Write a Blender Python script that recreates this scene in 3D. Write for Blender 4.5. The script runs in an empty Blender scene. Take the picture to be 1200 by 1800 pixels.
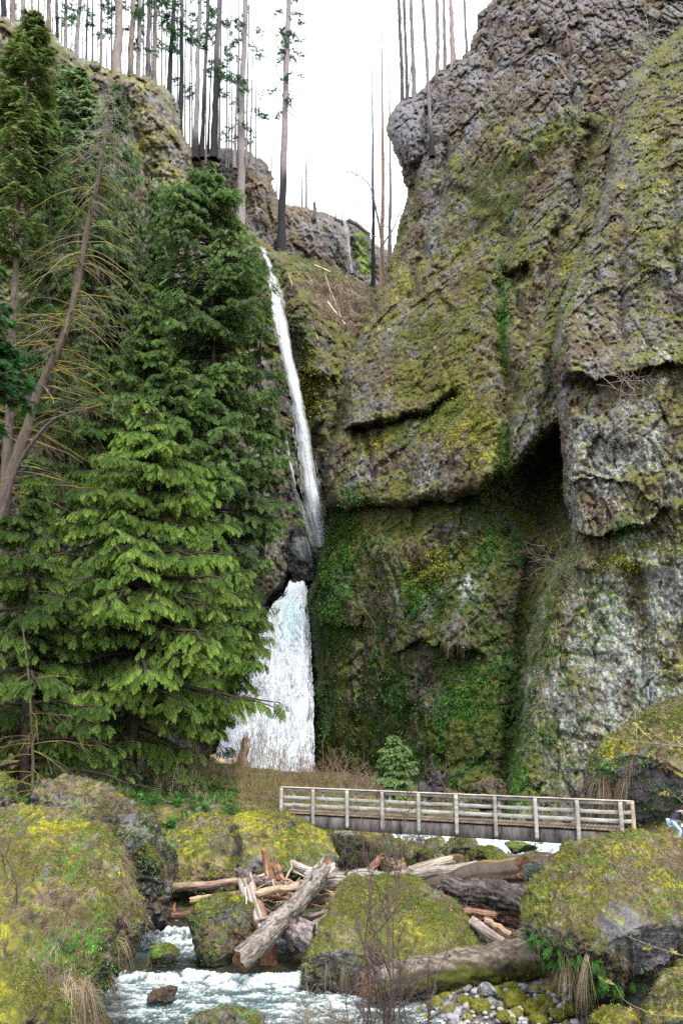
import bpy, bmesh, math, random
import numpy as np
from mathutils import Vector

rng = np.random.default_rng(7)
random.seed(7)
sc = bpy.context.scene
COL = sc.collection
F = 1400.0
PITCH = math.radians(13.65)
EYE = np.array([0.0, 0.0, 9.2])
HAZE = 0.0007
FWD = np.array([0, math.cos(PITCH), math.sin(PITCH)])
UPV = np.array([0, -math.sin(PITCH), math.cos(PITCH)])

# ------------------------------------------------------------------ camera
cam = bpy.data.objects.new('camera', bpy.data.cameras.new('camera'))
COL.objects.link(cam)
cam.location = EYE
cam.rotation_euler = (math.pi / 2 + PITCH, 0, 0)
cam.data.sensor_fit = 'VERTICAL'
cam.data.sensor_height = 36
cam.data.lens = 28.0
cam.data.clip_end = 3000
sc.camera = cam
sc.render.resolution_x, sc.render.resolution_y = 682, 1024

# ------------------------------------------------------------------ helpers
def ray(px, py):
    px = np.asarray(px, float); py = np.asarray(py, float)
    a = (px - 600) / F; b = (900 - py) / F
    return np.stack([a, FWD[1] + b * UPV[1], FWD[2] + b * UPV[2]], -1)

def at(px, py, Y):
    """the point of the world seen in direction (px, py) standing Y metres ahead"""
    r = ray(px, py)
    return EYE + r * (np.asarray(Y, float) / r[..., 1])[..., None]

def atz(px, py, z):
    r = ray(px, py)
    return EYE + r * ((z - EYE[2]) / r[..., 2])[..., None]

def mpp(Y):
    return Y / F * 1.03

def sstep(a, b, x):
    t = np.clip((x - a) / (b - a + 1e-12), 0, 1)
    return t * t * (3 - 2 * t)

def _hash(ix, iy, iz, s):
    h = (ix.astype(np.uint32) * np.uint32(374761393) + iy.astype(np.uint32) * np.uint32(668265263)
         + iz.astype(np.uint32) * np.uint32(2147483647) + np.uint32(s * 1013904223 & 0xffffffff))
    h = (h ^ (h >> np.uint32(13))) * np.uint32(1274126177)
    h = (h ^ (h >> np.uint32(16))) * np.uint32(2246822519)
    return (h ^ (h >> np.uint32(15))).astype(np.float32) / np.float32(4294967295.0)

def noise(P, s=0):
    """value noise, 0..1"""
    P = np.asarray(P, np.float32)
    I = np.floor(P).astype(np.int32); f = P - I
    f = f * f * f * (f * (f * 6 - 15) + 10)
    x, y, z = I[..., 0], I[..., 1], I[..., 2]
    fx, fy, fz = f[..., 0], f[..., 1], f[..., 2]
    c = [[[_hash(x + i, y + j, z + k, s) for k in (0, 1)] for j in (0, 1)] for i in (0, 1)]
    c00 = c[0][0][0] * (1 - fx) + c[1][0][0] * fx; c10 = c[0][1][0] * (1 - fx) + c[1][1][0] * fx
    c01 = c[0][0][1] * (1 - fx) + c[1][0][1] * fx; c11 = c[0][1][1] * (1 - fx) + c[1][1][1] * fx
    return (c00 * (1 - fy) + c10 * fy) * (1 - fz) + (c01 * (1 - fy) + c11 * fy) * fz

ROT = np.array([[0.8, 0.36, -0.48], [-0.6, 0.48, -0.64], [0, 0.8, 0.6]], np.float32)
def fbm(P, s=0, o=4, g=0.55, lac=2.03):
    P = np.asarray(P, np.float32); a = 1.0; t = 0; n = 0
    for k in range(o):
        t = t + a * noise(P, s + k * 17); n += a; a *= g
        P = (P @ ROT.T) * lac
    return t / n

def ridged(P, s=0, o=4, g=0.55):
    P = np.asarray(P, np.float32); a = 1.0; t = 0; n = 0
    for k in range(o):
        t = t + a * (1 - np.abs(noise(P, s + k * 17) * 2 - 1)); n += a; a *= g
        P = (P @ ROT.T) * 2.03
    return t / n

def vor(P, s=0):
    """F1, F2 distance and a random value per cell, plus offset to the cell centre"""
    P = np.asarray(P, np.float32); I = np.floor(P).astype(np.int32)
    f1 = np.full(P.shape[:-1], 9, np.float32); f2 = f1.copy(); cid = f1.copy(); off = np.zeros_like(P)
    for i in (-1, 0, 1):
        for j in (-1, 0, 1):
            for k in (-1, 0, 1):
                x, y, z = I[..., 0] + i, I[..., 1] + j, I[..., 2] + k
                c = np.stack([x + _hash(x, y, z, s), y + _hash(x, y, z, s + 5), z + _hash(x, y, z, s + 9)], -1)
                dv = P - c; d = np.sqrt((dv * dv).sum(-1))
                m = d < f1
                f2 = np.where(m, f1, np.minimum(f2, d))
                cid = np.where(m, _hash(x, y, z, s + 31), cid)
                off = np.where(m[..., None], dv, off)
                f1 = np.where(m, d, f1)
    return f1, f2, cid, off

def polydist(px, py, pts):
    """distance in photo pixels to an open polyline"""
    d = np.full(np.shape(px), 1e9)
    for (x0, y0), (x1, y1) in zip(pts[:-1], pts[1:]):
        vx, vy = x1 - x0, y1 - y0
        t = np.clip(((px - x0) * vx + (py - y0) * vy) / (vx * vx + vy * vy + 1e-9), 0, 1)
        d = np.minimum(d, np.hypot(px - x0 - t * vx, py - y0 - t * vy))
    return d

def inside(px, py, pts):
    r = np.zeros(np.shape(px), bool)
    n = len(pts)
    for i in range(n):
        x0, y0 = pts[i]; x1, y1 = pts[(i + 1) % n]
        if y0 == y1: continue
        c = ((y0 > py) != (y1 > py)) & (px < (x1 - x0) * (py - y0) / (y1 - y0) + x0)
        r ^= c
    return r

def rbf(ctrl):
    """thin plate surface through (px, py, value)"""
    A = np.array(ctrl, float); X = A[:, :2] / 300.; v = A[:, 2]; n = len(A)
    def U(r2): return np.where(r2 > 0, 0.5 * r2 * np.log(np.maximum(r2, 1e-12)), 0)
    D = ((X[:, None] - X[None]) ** 2).sum(-1)
    K = np.zeros((n + 3, n + 3)); K[:n, :n] = U(D) + np.eye(n) * 0.02
    K[:n, n] = 1; K[:n, n + 1:] = X; K[n, :n] = 1; K[n + 1:, :n] = X.T
    w = np.linalg.solve(K, np.r_[v, 0, 0, 0])
    def f(px, py):
        x = np.asarray(px, float) / 300.; y = np.asarray(py, float) / 300.
        s = w[n] + w[n + 1] * x + w[n + 2] * y
        for i in range(n):
            s = s + w[i] * U((x - X[i, 0]) ** 2 + (y - X[i, 1]) ** 2)
        return s
    return f

def setcol(me, cols):
    a = me.color_attributes.new('Col', 'FLOAT_COLOR', 'POINT')
    c = np.ones((len(me.vertices), 4), np.float32); c[:, :3] = cols
    a.data.foreach_set('color', c.ravel())

def mesh(name, V, Fc, mat, parent=None, cols=None, smooth=True, uv=None, attr=None):
    """one mesh object from arrays; Fc is (m,4) or (m,3) or a list of such arrays"""
    V = np.ascontiguousarray(V, np.float32)
    if not isinstance(Fc, (list, tuple)): Fc = [Fc]
    Fc = [np.asarray(f, np.int32) for f in Fc if len(f)]
    me = bpy.data.meshes.new(name)
    me.vertices.add(len(V)); me.vertices.foreach_set('co', V.ravel())
    loops = np.concatenate([f.ravel() for f in Fc])
    tot = np.concatenate([np.full(len(f), f.shape[1], np.int32) for f in Fc])
    st = np.r_[0, np.cumsum(tot)[:-1]].astype(np.int32)
    me.loops.add(len(loops)); me.loops.foreach_set('vertex_index', loops)
    me.polygons.add(len(tot)); me.polygons.foreach_set('loop_start', st)
    me.polygons.foreach_set('loop_total', tot)
    me.polygons.foreach_set('use_smooth', np.full(len(tot), smooth))
    me.update(calc_edges=True)
    if cols is not None: setcol(me, cols)
    if attr:
        for k, v in attr.items():
            a = me.attributes.new(k, 'FLOAT', 'POINT'); a.data.foreach_set('value', np.ascontiguousarray(v, np.float32))
    if uv is not None:
        l = me.uv_layers.new(name='UVMap'); l.data.foreach_set('uv', np.ascontiguousarray(uv[loops], np.float32).ravel())
    o = bpy.data.objects.new(name, me); COL.objects.link(o)
    if mat: me.materials.append(mat)
    if parent is not None: o.parent = parent
    return o

def tag(o, label=None, cat=None, group=None, kind=None):
    if label: o['label'] = label
    if cat: o['category'] = cat
    if group: o['group'] = group
    if kind: o['kind'] = kind
    return o

def thing(name, loc, label, cat, group=None):
    o = bpy.data.objects.new(name, None); COL.objects.link(o)
    o.empty_display_size = 0.3
    o.location = [float(v) for v in loc]
    return tag(o, label, cat, group)

def child(name, V, Fc, mat, parent, **k):
    V = np.asarray(V, float) - np.array(parent.matrix_basis.translation if parent.matrix_basis else (0, 0, 0))
    return mesh(name, V, Fc, mat, parent, **k)

def norm(v):
    return v / (np.linalg.norm(v, axis=-1, keepdims=True) + 1e-12)

def tubes(P, R, sides=5, caps=False, rough=0.0, s=0):
    """P (n,k,3), R (n,k) -> V, F. many tubes at once"""
    P = np.asarray(P, float); R = np.asarray(R, float)
    n, k, _ = P.shape
    T = np.gradient(P, axis=1); T = norm(T)
    ref = np.where(np.abs(T[:, :1, 2:3]) > 0.8, np.array([1., 0, 0]), np.array([0, 0, 1.]))
    A = norm(np.cross(T, np.broadcast_to(ref, T.shape))); B = np.cross(T, A)
    th = np.arange(sides) * 2 * math.pi / sides
    V = P[:, :, None] + R[:, :, None, None] * (A[:, :, None] * np.cos(th)[:, None] + B[:, :, None] * np.sin(th)[:, None])
    if rough:
        nn = fbm(V * (1.0 / rough), s, 3) - 0.5
        V = P[:, :, None] + (V - P[:, :, None]) * (1 + 0.9 * nn[..., None])
    V = V.reshape(-1, 3)
    i = np.arange(n)[:, None, None] * k * sides; j = np.arange(k - 1)[None, :, None] * sides; m = np.arange(sides)[None, None]
    m2 = (m + 1) % sides
    Fq = np.stack([i + j + m, i + j + m2, i + j + sides + m2, i + j + sides + m], -1).reshape(-1, 4)
    if not caps: return V, Fq
    caps_f = []; base = len(V); cv = []
    for e in (0, k - 1):
        c = P[:, e]; ci = base + len(cv) * n + np.arange(n)
        cv.append(c)
        r0 = np.arange(n)[:, None] * k * sides + e * sides
        mm = np.arange(sides)[None]
        a = r0 + mm; b = r0 + (mm + 1) % sides
        cc = np.broadcast_to(ci[:, None], a.shape)
        caps_f.append(np.stack([a, cc, b] if e == 0 else [a, b, cc], -1).reshape(-1, 3))
    V = np.concatenate([V] + cv)
    return V, [Fq] + caps_f

def ribbons(P0, D, L, W, droop, k=3, side=None):
    """grass blades: start, direction, length, width, droop -> V, F, (n,k) parameter"""
    n = len(P0); t = np.linspace(0, 1, k)[None, :, None]
    L = np.broadcast_to(L, (n,))[:, None, None]; dr = np.broadcast_to(droop, (n,))[:, None, None]
    C = P0[:, None] + D[:, None] * t * L
    C = C + np.array([0, 0, -1.]) * (dr * L * t * t)
    if side is None:
        side = norm(np.cross(D, rng.normal(size=(n, 3))))
    w = np.broadcast_to(W, (n,))[:, None, None] * (1 - 0.85 * t) * 0.5
    V = np.stack([C - side[:, None] * w, C + side[:, None] * w], 2).reshape(-1, 3)
    i = np.arange(n)[:, None] * k * 2; j = np.arange(k - 1)[None] * 2
    a = i + j
    Fq = np.stack([a, a + 1, a + 3, a + 2], -1).reshape(-1, 4)
    return V, Fq

class Bag:
    def __init__(s): s.V = []; s.F = {3: [], 4: []}; s.C = []; s.n = 0
    def add(s, V, Fc, C=None):
        if not isinstance(Fc, (list, tuple)): Fc = [Fc]
        V = np.asarray(V, np.float32)
        for f in Fc:
            if len(f): s.F[np.asarray(f).shape[1]].append(np.asarray(f) + s.n)
        s.V.append(V); s.n += len(V)
        if C is None: C = (1, 1, 1)
        s.C.append(np.broadcast_to(np.asarray(C, np.float32), V.shape))
    def build(s, name, mat, parent=None, smooth=True):
        Fs = [np.concatenate(v) for v in s.F.values() if v]
        V = np.concatenate(s.V); C = np.concatenate(s.C)
        if parent is not None: V = V - np.array(parent.location, np.float32)
        return mesh(name, V, Fs, mat, parent, cols=C, smooth=smooth)

# ------------------------------------------------------------------ materials
def newmat(name):
    m = bpy.data.materials.new(name); m.use_nodes = True
    nt = m.node_tree; b = nt.nodes['Principled BSDF']
    return m, nt, b

def N(nt, t, **k):
    n = nt.nodes.new(t)
    for a, v in k.items():
        if a in n.inputs.keys() if hasattr(n.inputs, 'keys') else False: n.inputs[a].default_value = v
        else: setattr(n, a, v)
    return n

def vcol_mat(name, rough=0.85, nscale=6.0, namp=0.5, bump=0.4, bdist=0.05, bscale=12.0, spec=0.25, stretch=(1, 1, 1), tint=None):
    """colour attribute times procedural mottling, with a procedural bump"""
    m, nt, b = newmat(name)
    at_ = nt.nodes.new('ShaderNodeAttribute'); at_.attribute_name = 'Col'
    tc = nt.nodes.new('ShaderNodeTexCoord'); mp = nt.nodes.new('ShaderNodeMapping')
    mp.inputs['Scale'].default_value = stretch
    nt.links.new(tc.outputs['Object'], mp.inputs['Vector'])
    n1 = nt.nodes.new('ShaderNodeTexNoise'); n1.inputs['Scale'].default_value = nscale
    n1.inputs['Detail'].default_value = 6; n1.inputs['Roughness'].default_value = 0.7
    nt.links.new(mp.outputs[0], n1.inputs['Vector'])
    mr = nt.nodes.new('ShaderNodeMapRange')
    mr.inputs['From Min'].default_value = 0.3; mr.inputs['From Max'].default_value = 0.7
    mr.inputs['To Min'].default_value = 1 - namp; mr.inputs['To Max'].default_value = 1 + namp
    nt.links.new(n1.outputs['Fac'], mr.inputs['Value'])
    mx = nt.nodes.new('ShaderNodeVectorMath'); mx.operation = 'SCALE'
    nt.links.new(at_.outputs['Color'], mx.inputs[0]); nt.links.new(mr.outputs[0], mx.inputs['Scale'])
    nt.links.new(mx.outputs[0], b.inputs['Base Color'])
    if bump:
        n2 = nt.nodes.new('ShaderNodeTexNoise'); n2.inputs['Scale'].default_value = bscale
        n2.inputs['Detail'].default_value = 5; n2.inputs['Roughness'].default_value = 0.7
        nt.links.new(mp.outputs[0], n2.inputs['Vector'])
        bp = nt.nodes.new('ShaderNodeBump'); bp.inputs['Strength'].default_value = bump
        bp.inputs['Distance'].default_value = bdist
        nt.links.new(n2.outputs['Fac'], bp.inputs['Height']); nt.links.new(bp.outputs[0], b.inputs['Normal'])
    b.inputs['Roughness'].default_value = rough
    b.inputs['Specular IOR Level'].default_value = spec
    return m

def leaf_mat(name, trans=0.3):
    m, nt, b = newmat(name)
    at_ = nt.nodes.new('ShaderNodeAttribute'); at_.attribute_name = 'Col'
    nt.links.new(at_.outputs['Color'], b.inputs['Base Color'])
    b.inputs['Roughness'].default_value = 0.6; b.inputs['Specular IOR Level'].default_value = 0.3
    tr = nt.nodes.new('ShaderNodeBsdfTranslucent'); nt.links.new(at_.outputs['Color'], tr.inputs['Color'])
    mx = nt.nodes.new('ShaderNodeMixShader'); mx.inputs[0].default_value = trans
    out = nt.nodes['Material Output']
    nt.links.new(b.outputs[0], mx.inputs[1]); nt.links.new(tr.outputs[0], mx.inputs[2]); nt.links.new(mx.outputs[0], out.inputs['Surface'])
    return m

M_CLIFF = vcol_mat('cliff_rock', nscale=3.0, namp=0.45, bump=0.8, bdist=0.15, bscale=4.0)
M_ROCK = vcol_mat('mossy_rock', nscale=14.0, namp=0.5, bump=0.8, bdist=0.04, bscale=16.0)
M_STONE = vcol_mat('creek_stone', nscale=18.0, namp=0.3, bump=0.4, bdist=0.02, bscale=30.0, rough=0.7)
M_BARK = vcol_mat('bark', nscale=9.0, namp=0.5, bump=0.9, bdist=0.05, bscale=9.0, stretch=(1, 1, 0.15))
M_WOOD = vcol_mat('driftwood', nscale=7.0, namp=0.35, bump=0.7, bdist=0.02, bscale=14.0)
M_TWIG = vcol_mat('twig', nscale=20.0, namp=0.25, bump=0)
M_LEAF = leaf_mat('foliage', 0.45)
M_GRASS = leaf_mat('grass_blade', 0.3)
M_EARTH = vcol_mat('earth', nscale=5.0, namp=0.5, bump=0.9, bdist=0.08, bscale=8.0)

# rock and plant colours
PAL = dict(
    grey=(.155, .15, .162), lichen=(.36, .38, .37), brown=(.09, .06, .042), olive=(.10, .105, .016),
    yellow=(.27, .255, .018), green=(.05, .14, .014), dark=(.018, .018, .018), dry=(.20, .15, .09),
    lime=(.17, .28, .018), rust=(.17, .085, .022), wet=(.03, .032, .04), dgreen=(.022, .058, .010))

def mosaic(P, w, sharp=9.0, sc_=(0.9, 3.2), amp=1.0, seed=0, stretch=(1, 1, 1)):
    """blend palette entries by competing noises. w: dict name -> weight array/number"""
    P = np.asarray(P, np.float32) * np.array(stretch, np.float32)
    S = []; C = []
    for i, (k, v) in enumerate(w.items()):
        n = 0.5 * (fbm(P * sc_[0], seed + 40 * i + 3, 3) - .5) + 0.6 * (fbm(P * sc_[1], seed + 40 * i + 23, 3, 0.7) - .5)
        S.append(n * 3.0 * amp + v); C.append(PAL[k])
    S = np.stack(S, -1) * sharp; S -= S.max(-1, keepdims=True)
    E = np.exp(S); E /= E.sum(-1, keepdims=True)
    return E @ np.array(C), E

def blob(px, py, cx, cy, rx, ry, ang=0.0):
    a = math.radians(ang); dx = px - cx; dy = py - cy
    u = (dx * math.cos(a) + dy * math.sin(a)) / rx; v = (-dx * math.sin(a) + dy * math.cos(a)) / ry
    return np.exp(-(u * u + v * v))

def grid_normals(Pg):
    du = np.gradient(Pg, axis=1); dv = np.gradient(Pg, axis=0)
    n = norm(np.cross(du, dv))
    flip = (n * (EYE - Pg)).sum(-1) < 0
    n[flip] *= -1
    return n
# ------------------------------------------------------------------ cliffs
SCAT = {}          # surface samples kept for plants: name -> dict

def relief(name, poly, ctrl, sil, step=2.0, curl=4.0, curl_px=26, feats=(), disp=None, wfun=None, jag=5.0, label=None, seed=0, bbox=None, back=6.0, kind='structure'):
    """a body of rock: a displaced face over an outline, its free edges rounding away into depth"""
    xs = [p[0] for p in poly]; ys = [p[1] for p in poly]
    x0, x1, y0, y1 = min(xs) - 8, max(xs) + 8, min(ys) - 8, max(ys) + 8
    gx = np.arange(x0, x1, step); gy = np.arange(y0, y1, step)
    px, py = np.meshgrid(gx, gy)
    q = np.stack([px / 22., py / 22., px * 0 + seed], -1)
    jx = (fbm(q, seed + 1, 4) - .5) * jag * 4; jy = (fbm(q, seed + 2, 4) - .5) * jag * 4
    m = inside(px + jx, py + jy, poly)
    # smooth control surface on a coarse lattice
    cx = np.linspace(x0, x1, 60); cy = np.linspace(y0, y1, 90)
    f = rbf(ctrl); CX, CY = np.meshgrid(cx, cy); Cv = f(CX, CY)
    u = (px - x0) / (x1 - x0) * 59; v = (py - y0) / (y1 - y0) * 89
    iu = np.clip(u.astype(int), 0, 58); iv = np.clip(v.astype(int), 0, 88); fu = u - iu; fv = v - iv
    Y = (Cv[iv, iu] * (1 - fu) + Cv[iv, iu + 1] * fu) * (1 - fv) + (Cv[iv + 1, iu] * (1 - fu) + Cv[iv + 1, iu + 1] * fu) * fv
    if sil:
        d = np.full(px.shape, 1e9)
        for s in sil: d = np.minimum(d, polydist(px + jx, py + jy, s))
        t = np.clip(d / curl_px, 0, 1)
        Y = Y + curl * (1 - np.sqrt(np.clip(1 - (1 - t) ** 2, 0, 1)))
        d_edge = d
    else: d_edge = np.full(px.shape, 1e9)
    q2 = np.stack([px / 30., py / 30., px * 0], -1)
    wx = px + (fbm(q2, seed + 5, 3) - .5) * 26; wy = py + (fbm(q2, seed + 6, 3) - .5) * 26
    for ft in feats:
        if ft[0] == 'crack':                 # groove along a line
            _, pts, wdt, dep = ft; Y = Y + dep * np.exp(-(polydist(wx, wy, pts) / wdt) ** 2)
        elif ft[0] == 'ledge':               # overhang: rock above the line stands out, fades upward
            _, pts, up, dep = ft
            lx = np.array([p[0] for p in pts], float); ly = np.array([p[1] for p in pts], float)
            yl = np.interp(wx, lx, ly); inx = sstep(lx[0] - 12, lx[0] + 25, wx) * (1 - sstep(lx[-1] - 25, lx[-1] + 12, wx))
            h = yl - wy
            Y = Y - dep * inx * np.where(h > 0, np.exp(-(h / up) ** 1.5), 0) + dep * 0.35 * inx * np.where(h <= 0, np.exp(h / 14.), 0)
        elif ft[0] == 'bump':                # (cx, cy, rx, ry, ang, out)
            _, a, b_, c, e, g, o = ft; Y = Y - o * blob(wx, wy, a, b_, c, e, g)
        elif ft[0] == 'hole':
            _, pts, dep = ft
            ins = inside(wx, wy, pts); dd = polydist(wx, wy, list(pts) + [pts[0]])
            Y = Y + np.where(ins, dep * sstep(0, 16, dd), 0)
    P = at(px, py, Y)
    Y = Y - disp(P, px, py)
    P = at(px, py, Y)
    nrm = grid_normals(P)
    cols, E = wfun(P, px, py, nrm, d_edge)
    # skirt of cells
    idx = -np.ones(px.shape, np.int64); cell = m[:-1, :-1] | m[1:, :-1] | m[:-1, 1:] | m[1:, 1:]
    cell = m[:-1, :-1] & m[1:, :-1] & m[:-1, 1:] & m[1:, 1:]
    use = np.zeros(px.shape, bool)
    use[:-1, :-1] |= cell; use[1:, :-1] |= cell; use[:-1, 1:] |= cell; use[1:, 1:] |= cell
    idx[use] = np.arange(use.sum())
    V = P[use]; C = cols[use]
    a, b_, c, e = idx[:-1, :-1][cell], idx[:-1, 1:][cell], idx[1:, 1:][cell], idx[1:, :-1][cell]
    Fq = np.stack([a, e, c, b_], -1)
    # close the sides: boundary edges run back into the hill so the body has thickness
    ed = np.concatenate([Fq[:, [0, 1]], Fq[:, [1, 2]], Fq[:, [2, 3]], Fq[:, [3, 0]]])
    key = ed.min(1) * (len(V) + 1) + ed.max(1)
    uq, inv, cnt = np.unique(key, return_inverse=True, return_counts=True)
    be = ed[cnt[inv] == 1]
    bv = np.unique(be); mp_ = -np.ones(len(V), np.int64); mp_[bv] = len(V) + np.arange(len(bv))
    r = norm(V[bv] - EYE)
    Vb = V[bv] + r * back * np.array([1, 1, 1])
    V2 = np.concatenate([V, Vb]); C2 = np.concatenate([C, C[bv]])
    Fs = np.stack([be[:, 1], be[:, 0], mp_[be[:, 0]], mp_[be[:, 1]]], -1)
    o = mesh(name, V2, np.concatenate([Fq, Fs]), M_CLIFF, cols=C2)
    tag(o, label, 'cliff' if kind is None else None, None, kind)
    SCAT[label] = dict(P=P[use], n=nrm[use], px=px[use], py=py[use], E={k: v[use] for k, v in E.items()}, c=C)
    return o

def rock_disp(big=1.6, mid=0.8, fine=0.35, cell=2.2, cellamp=0.8, stretch=(1, 1, .45), seed=0, colw=None):
    def f(P, px, py):
        S = P * np.array(stretch)
        w = P + .7 * (np.stack([noise(P * .4, seed + k) for k in (1, 2, 3)], -1) - .5)
        f1, f2, cid, off = vor(w * np.array(stretch) / cell, seed + 11)
        g1, g2, cid2, off2 = vor(w * np.array(stretch) / (cell * .36), seed + 13)
        tilt = off[..., 0] * (cid - .5) * 1.6 + off[..., 2] * (frac(cid * 7.3) - .35) * 1.2
        tilt2 = off2[..., 0] * (cid2 - .5) * 1.6 + off2[..., 2] * (frac(cid2 * 7.3) - .4) * 1.3
        c1 = sstep(0, .12, f2 - f1); c2 = sstep(0, .14, g2 - g1)
        d = big * (fbm(S * .12, seed, 3) - .5) * 2 + mid * .55 * (ridged(S * .45, seed + 4, 4) - .6) * 2
        d = d + cellamp * ((cid - .5) + tilt * .8 - .35 * (1 - c1)) + cellamp * .42 * ((cid2 - .5) + tilt2 * .8 - .5 * (1 - c2))
        k1, k2, kid, koff = vor(w * np.array([1, 1, .7]) / (cell * 2.7), seed + 15)
        d = d + cellamp * 1.5 * ((kid - .5) + .35 * koff[..., 0] * (kid - .5) * 2 + .3 * koff[..., 2] * (frac(kid * 5.7) - .5) - .25 * (1 - sstep(0, .06, k2 - k1)))
        d = d + fine * (fbm(P * 2.2, seed + 8, 4, .6) - .5) * 2
        if colw is not None:                 # basalt columns
            q = P * np.array([.95, .35, .10]); q[..., 0] += P[..., 2] * .12; h1, h2, hid, _ = vor(q, seed + 41)
            d = d + colw(px, py) * ((hid - .5) * 1.1 - .5 * (1 - sstep(0, .16, h2 - h1)))
        # sharp joints
        r = ridged(P * np.array([.5, .5, .22]), seed + 51, 3); d = d - .55 * sstep(.86, .97, r)
        return d
    return f

def frac(a): return a - np.floor(a)
def slope_w(n): return n[..., 2]

# --- right wall ------------------------------------------------------------
def W_right(P, px, py, n, de):
    up = slope_w(n)
    low = sstep(900, 1020, py)
    lich = .10 * low + .5 * blob(px, py, 1040, 1220, 110, 170) + .45 * blob(px, py, 1040, 830, 90, 110, 0) + .35 * blob(px, py, 1150, 1050, 120, 120) + .3 * blob(px, py, 1130, 600, 60, 120) + .22 * blob(px, py, 1150, 850, 60, 160)
    w = dict(
        grey=.36 + .25 * blob(px, py, 1080, 480, 60, 250) - .1 * low,
        lichen=-.05 + 1.0 * lich,
        brown=.22 + .25 * (1 - low),
        olive=.06 + .8 * sstep(.25, .7, up) + .3 * (1 - low) * sstep(1080, 1180, px) ,
        yellow=-.34 + .7 * sstep(.4, .85, up) + .5 * blob(px, py, 1130, 985, 60, 22, -15) + .35 * blob(px, py, 1150, 720, 90, 60, -10) + .38 * blob(px, py, 1150, 330, 60, 230),
        green=-.22 + .35 * sstep(.3, .8, up) + .75 * blob(px, py, 905, 1330, 26, 120, 8) + .5 * blob(px, py, 950, 1120, 30, 180, 10) + .5 * blob(px, py, 1100, 930, 30, 30) + .25 * blob(px, py, 970, 450, 40, 120, 20),
        dark=.02 - .2 * low,
        dgreen=-.1 + .4 * blob(px, py, 960, 1180, 50, 200, 8),
        rust=-.22 + .12 * (1 - low),
        dry=-.25 + .3 * blob(px, py, 960, 1180, 40, 150))
    c, E = mosaic(P, w, seed=100, sc_=(.5, 7.0), sharp=11, stretch=(1, 1, .6))
    return c, dict(green=E[..., 5] + E[..., 7] * .3, dry=E[..., 9], yellow=E[..., 4] + E[..., 3] * .4)

sil_right = [(1225, 20), (1150, 88), (1105, 130), (1078, 190), (1068, 300), (1040, 395), (1000, 480), (975, 560), (965, 640), (975, 700), (984, 760), (988, 860), (1000, 920), (1004, 962), (962, 1000), (936, 1080), (922, 1180), (914, 1280), (900, 1350), (880, 1430), (865, 1500)]
poly_right = sil_right + [(1500, 1560), (1500, -60), (1300, -60)]
relief('cliff', poly_right, [
    (880, 1450, 53), (1050, 1450, 51), (1250, 1450, 46), (1500, 1450, 40),
    (960, 1100, 56), (1100, 1100, 53), (1300, 1100, 48), (1500, 1100, 42),
    (990, 800, 57), (1100, 800, 54), (1300, 800, 49), (980, 600, 60), (1150, 600, 56), (1400, 600, 48),
    (1070, 300, 68), (1200, 300, 62), (1450, 300, 52), (1110, 100, 78), (1250, 60, 70), (1480, 0, 58)],
    [sil_right], curl=7, curl_px=34, back=8,
    feats=[('ledge', [(985, 655), (1040, 660), (1075, 655), (1130, 650), (1200, 635), (1260, 620)], 60, 1.6),
           ('hole', [(978, 660), (1050, 655), (1078, 662), (1060, 690), (1015, 700), (985, 705)], 2.2),
           ('ledge', [(1000, 930), (1040, 940), (1090, 935), (1130, 920), (1170, 890)], 80, 1.5),
           ('ledge', [(985, 845), (1020, 850), (1060, 835), (1100, 850), (1150, 880)], 26, .7),
           ('crack', [(1000, 780), (1004, 920)], 4, .5), ('crack', [(1040, 850), (1048, 930)], 4, .6),
           ('bump', 1120, 985, 80, 26, -12, .9), ('bump', 1110, 760, 60, 40, 0, .8),
           ('bump', 1150, 420, 50, 200, 5, 1.4), ('crack', [(1080, 130), (1095, 300), (1088, 600)], 10, .8),
           ('crack', [(1165, 250), (1190, 500)], 12, .8), ('crack', [(1120, 1000), (1135, 1300)], 16, .7)],
    disp=rock_disp(.7, .45, .36, 1.7, .42, (1, 1, .5), 21, lambda x, y: .25 + .5 * blob(x, y, 1050, 850, 90, 90)), wfun=W_right, jag=3,
    label='mossy grey basalt wall rising at the right edge', seed=3, kind='structure')

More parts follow.
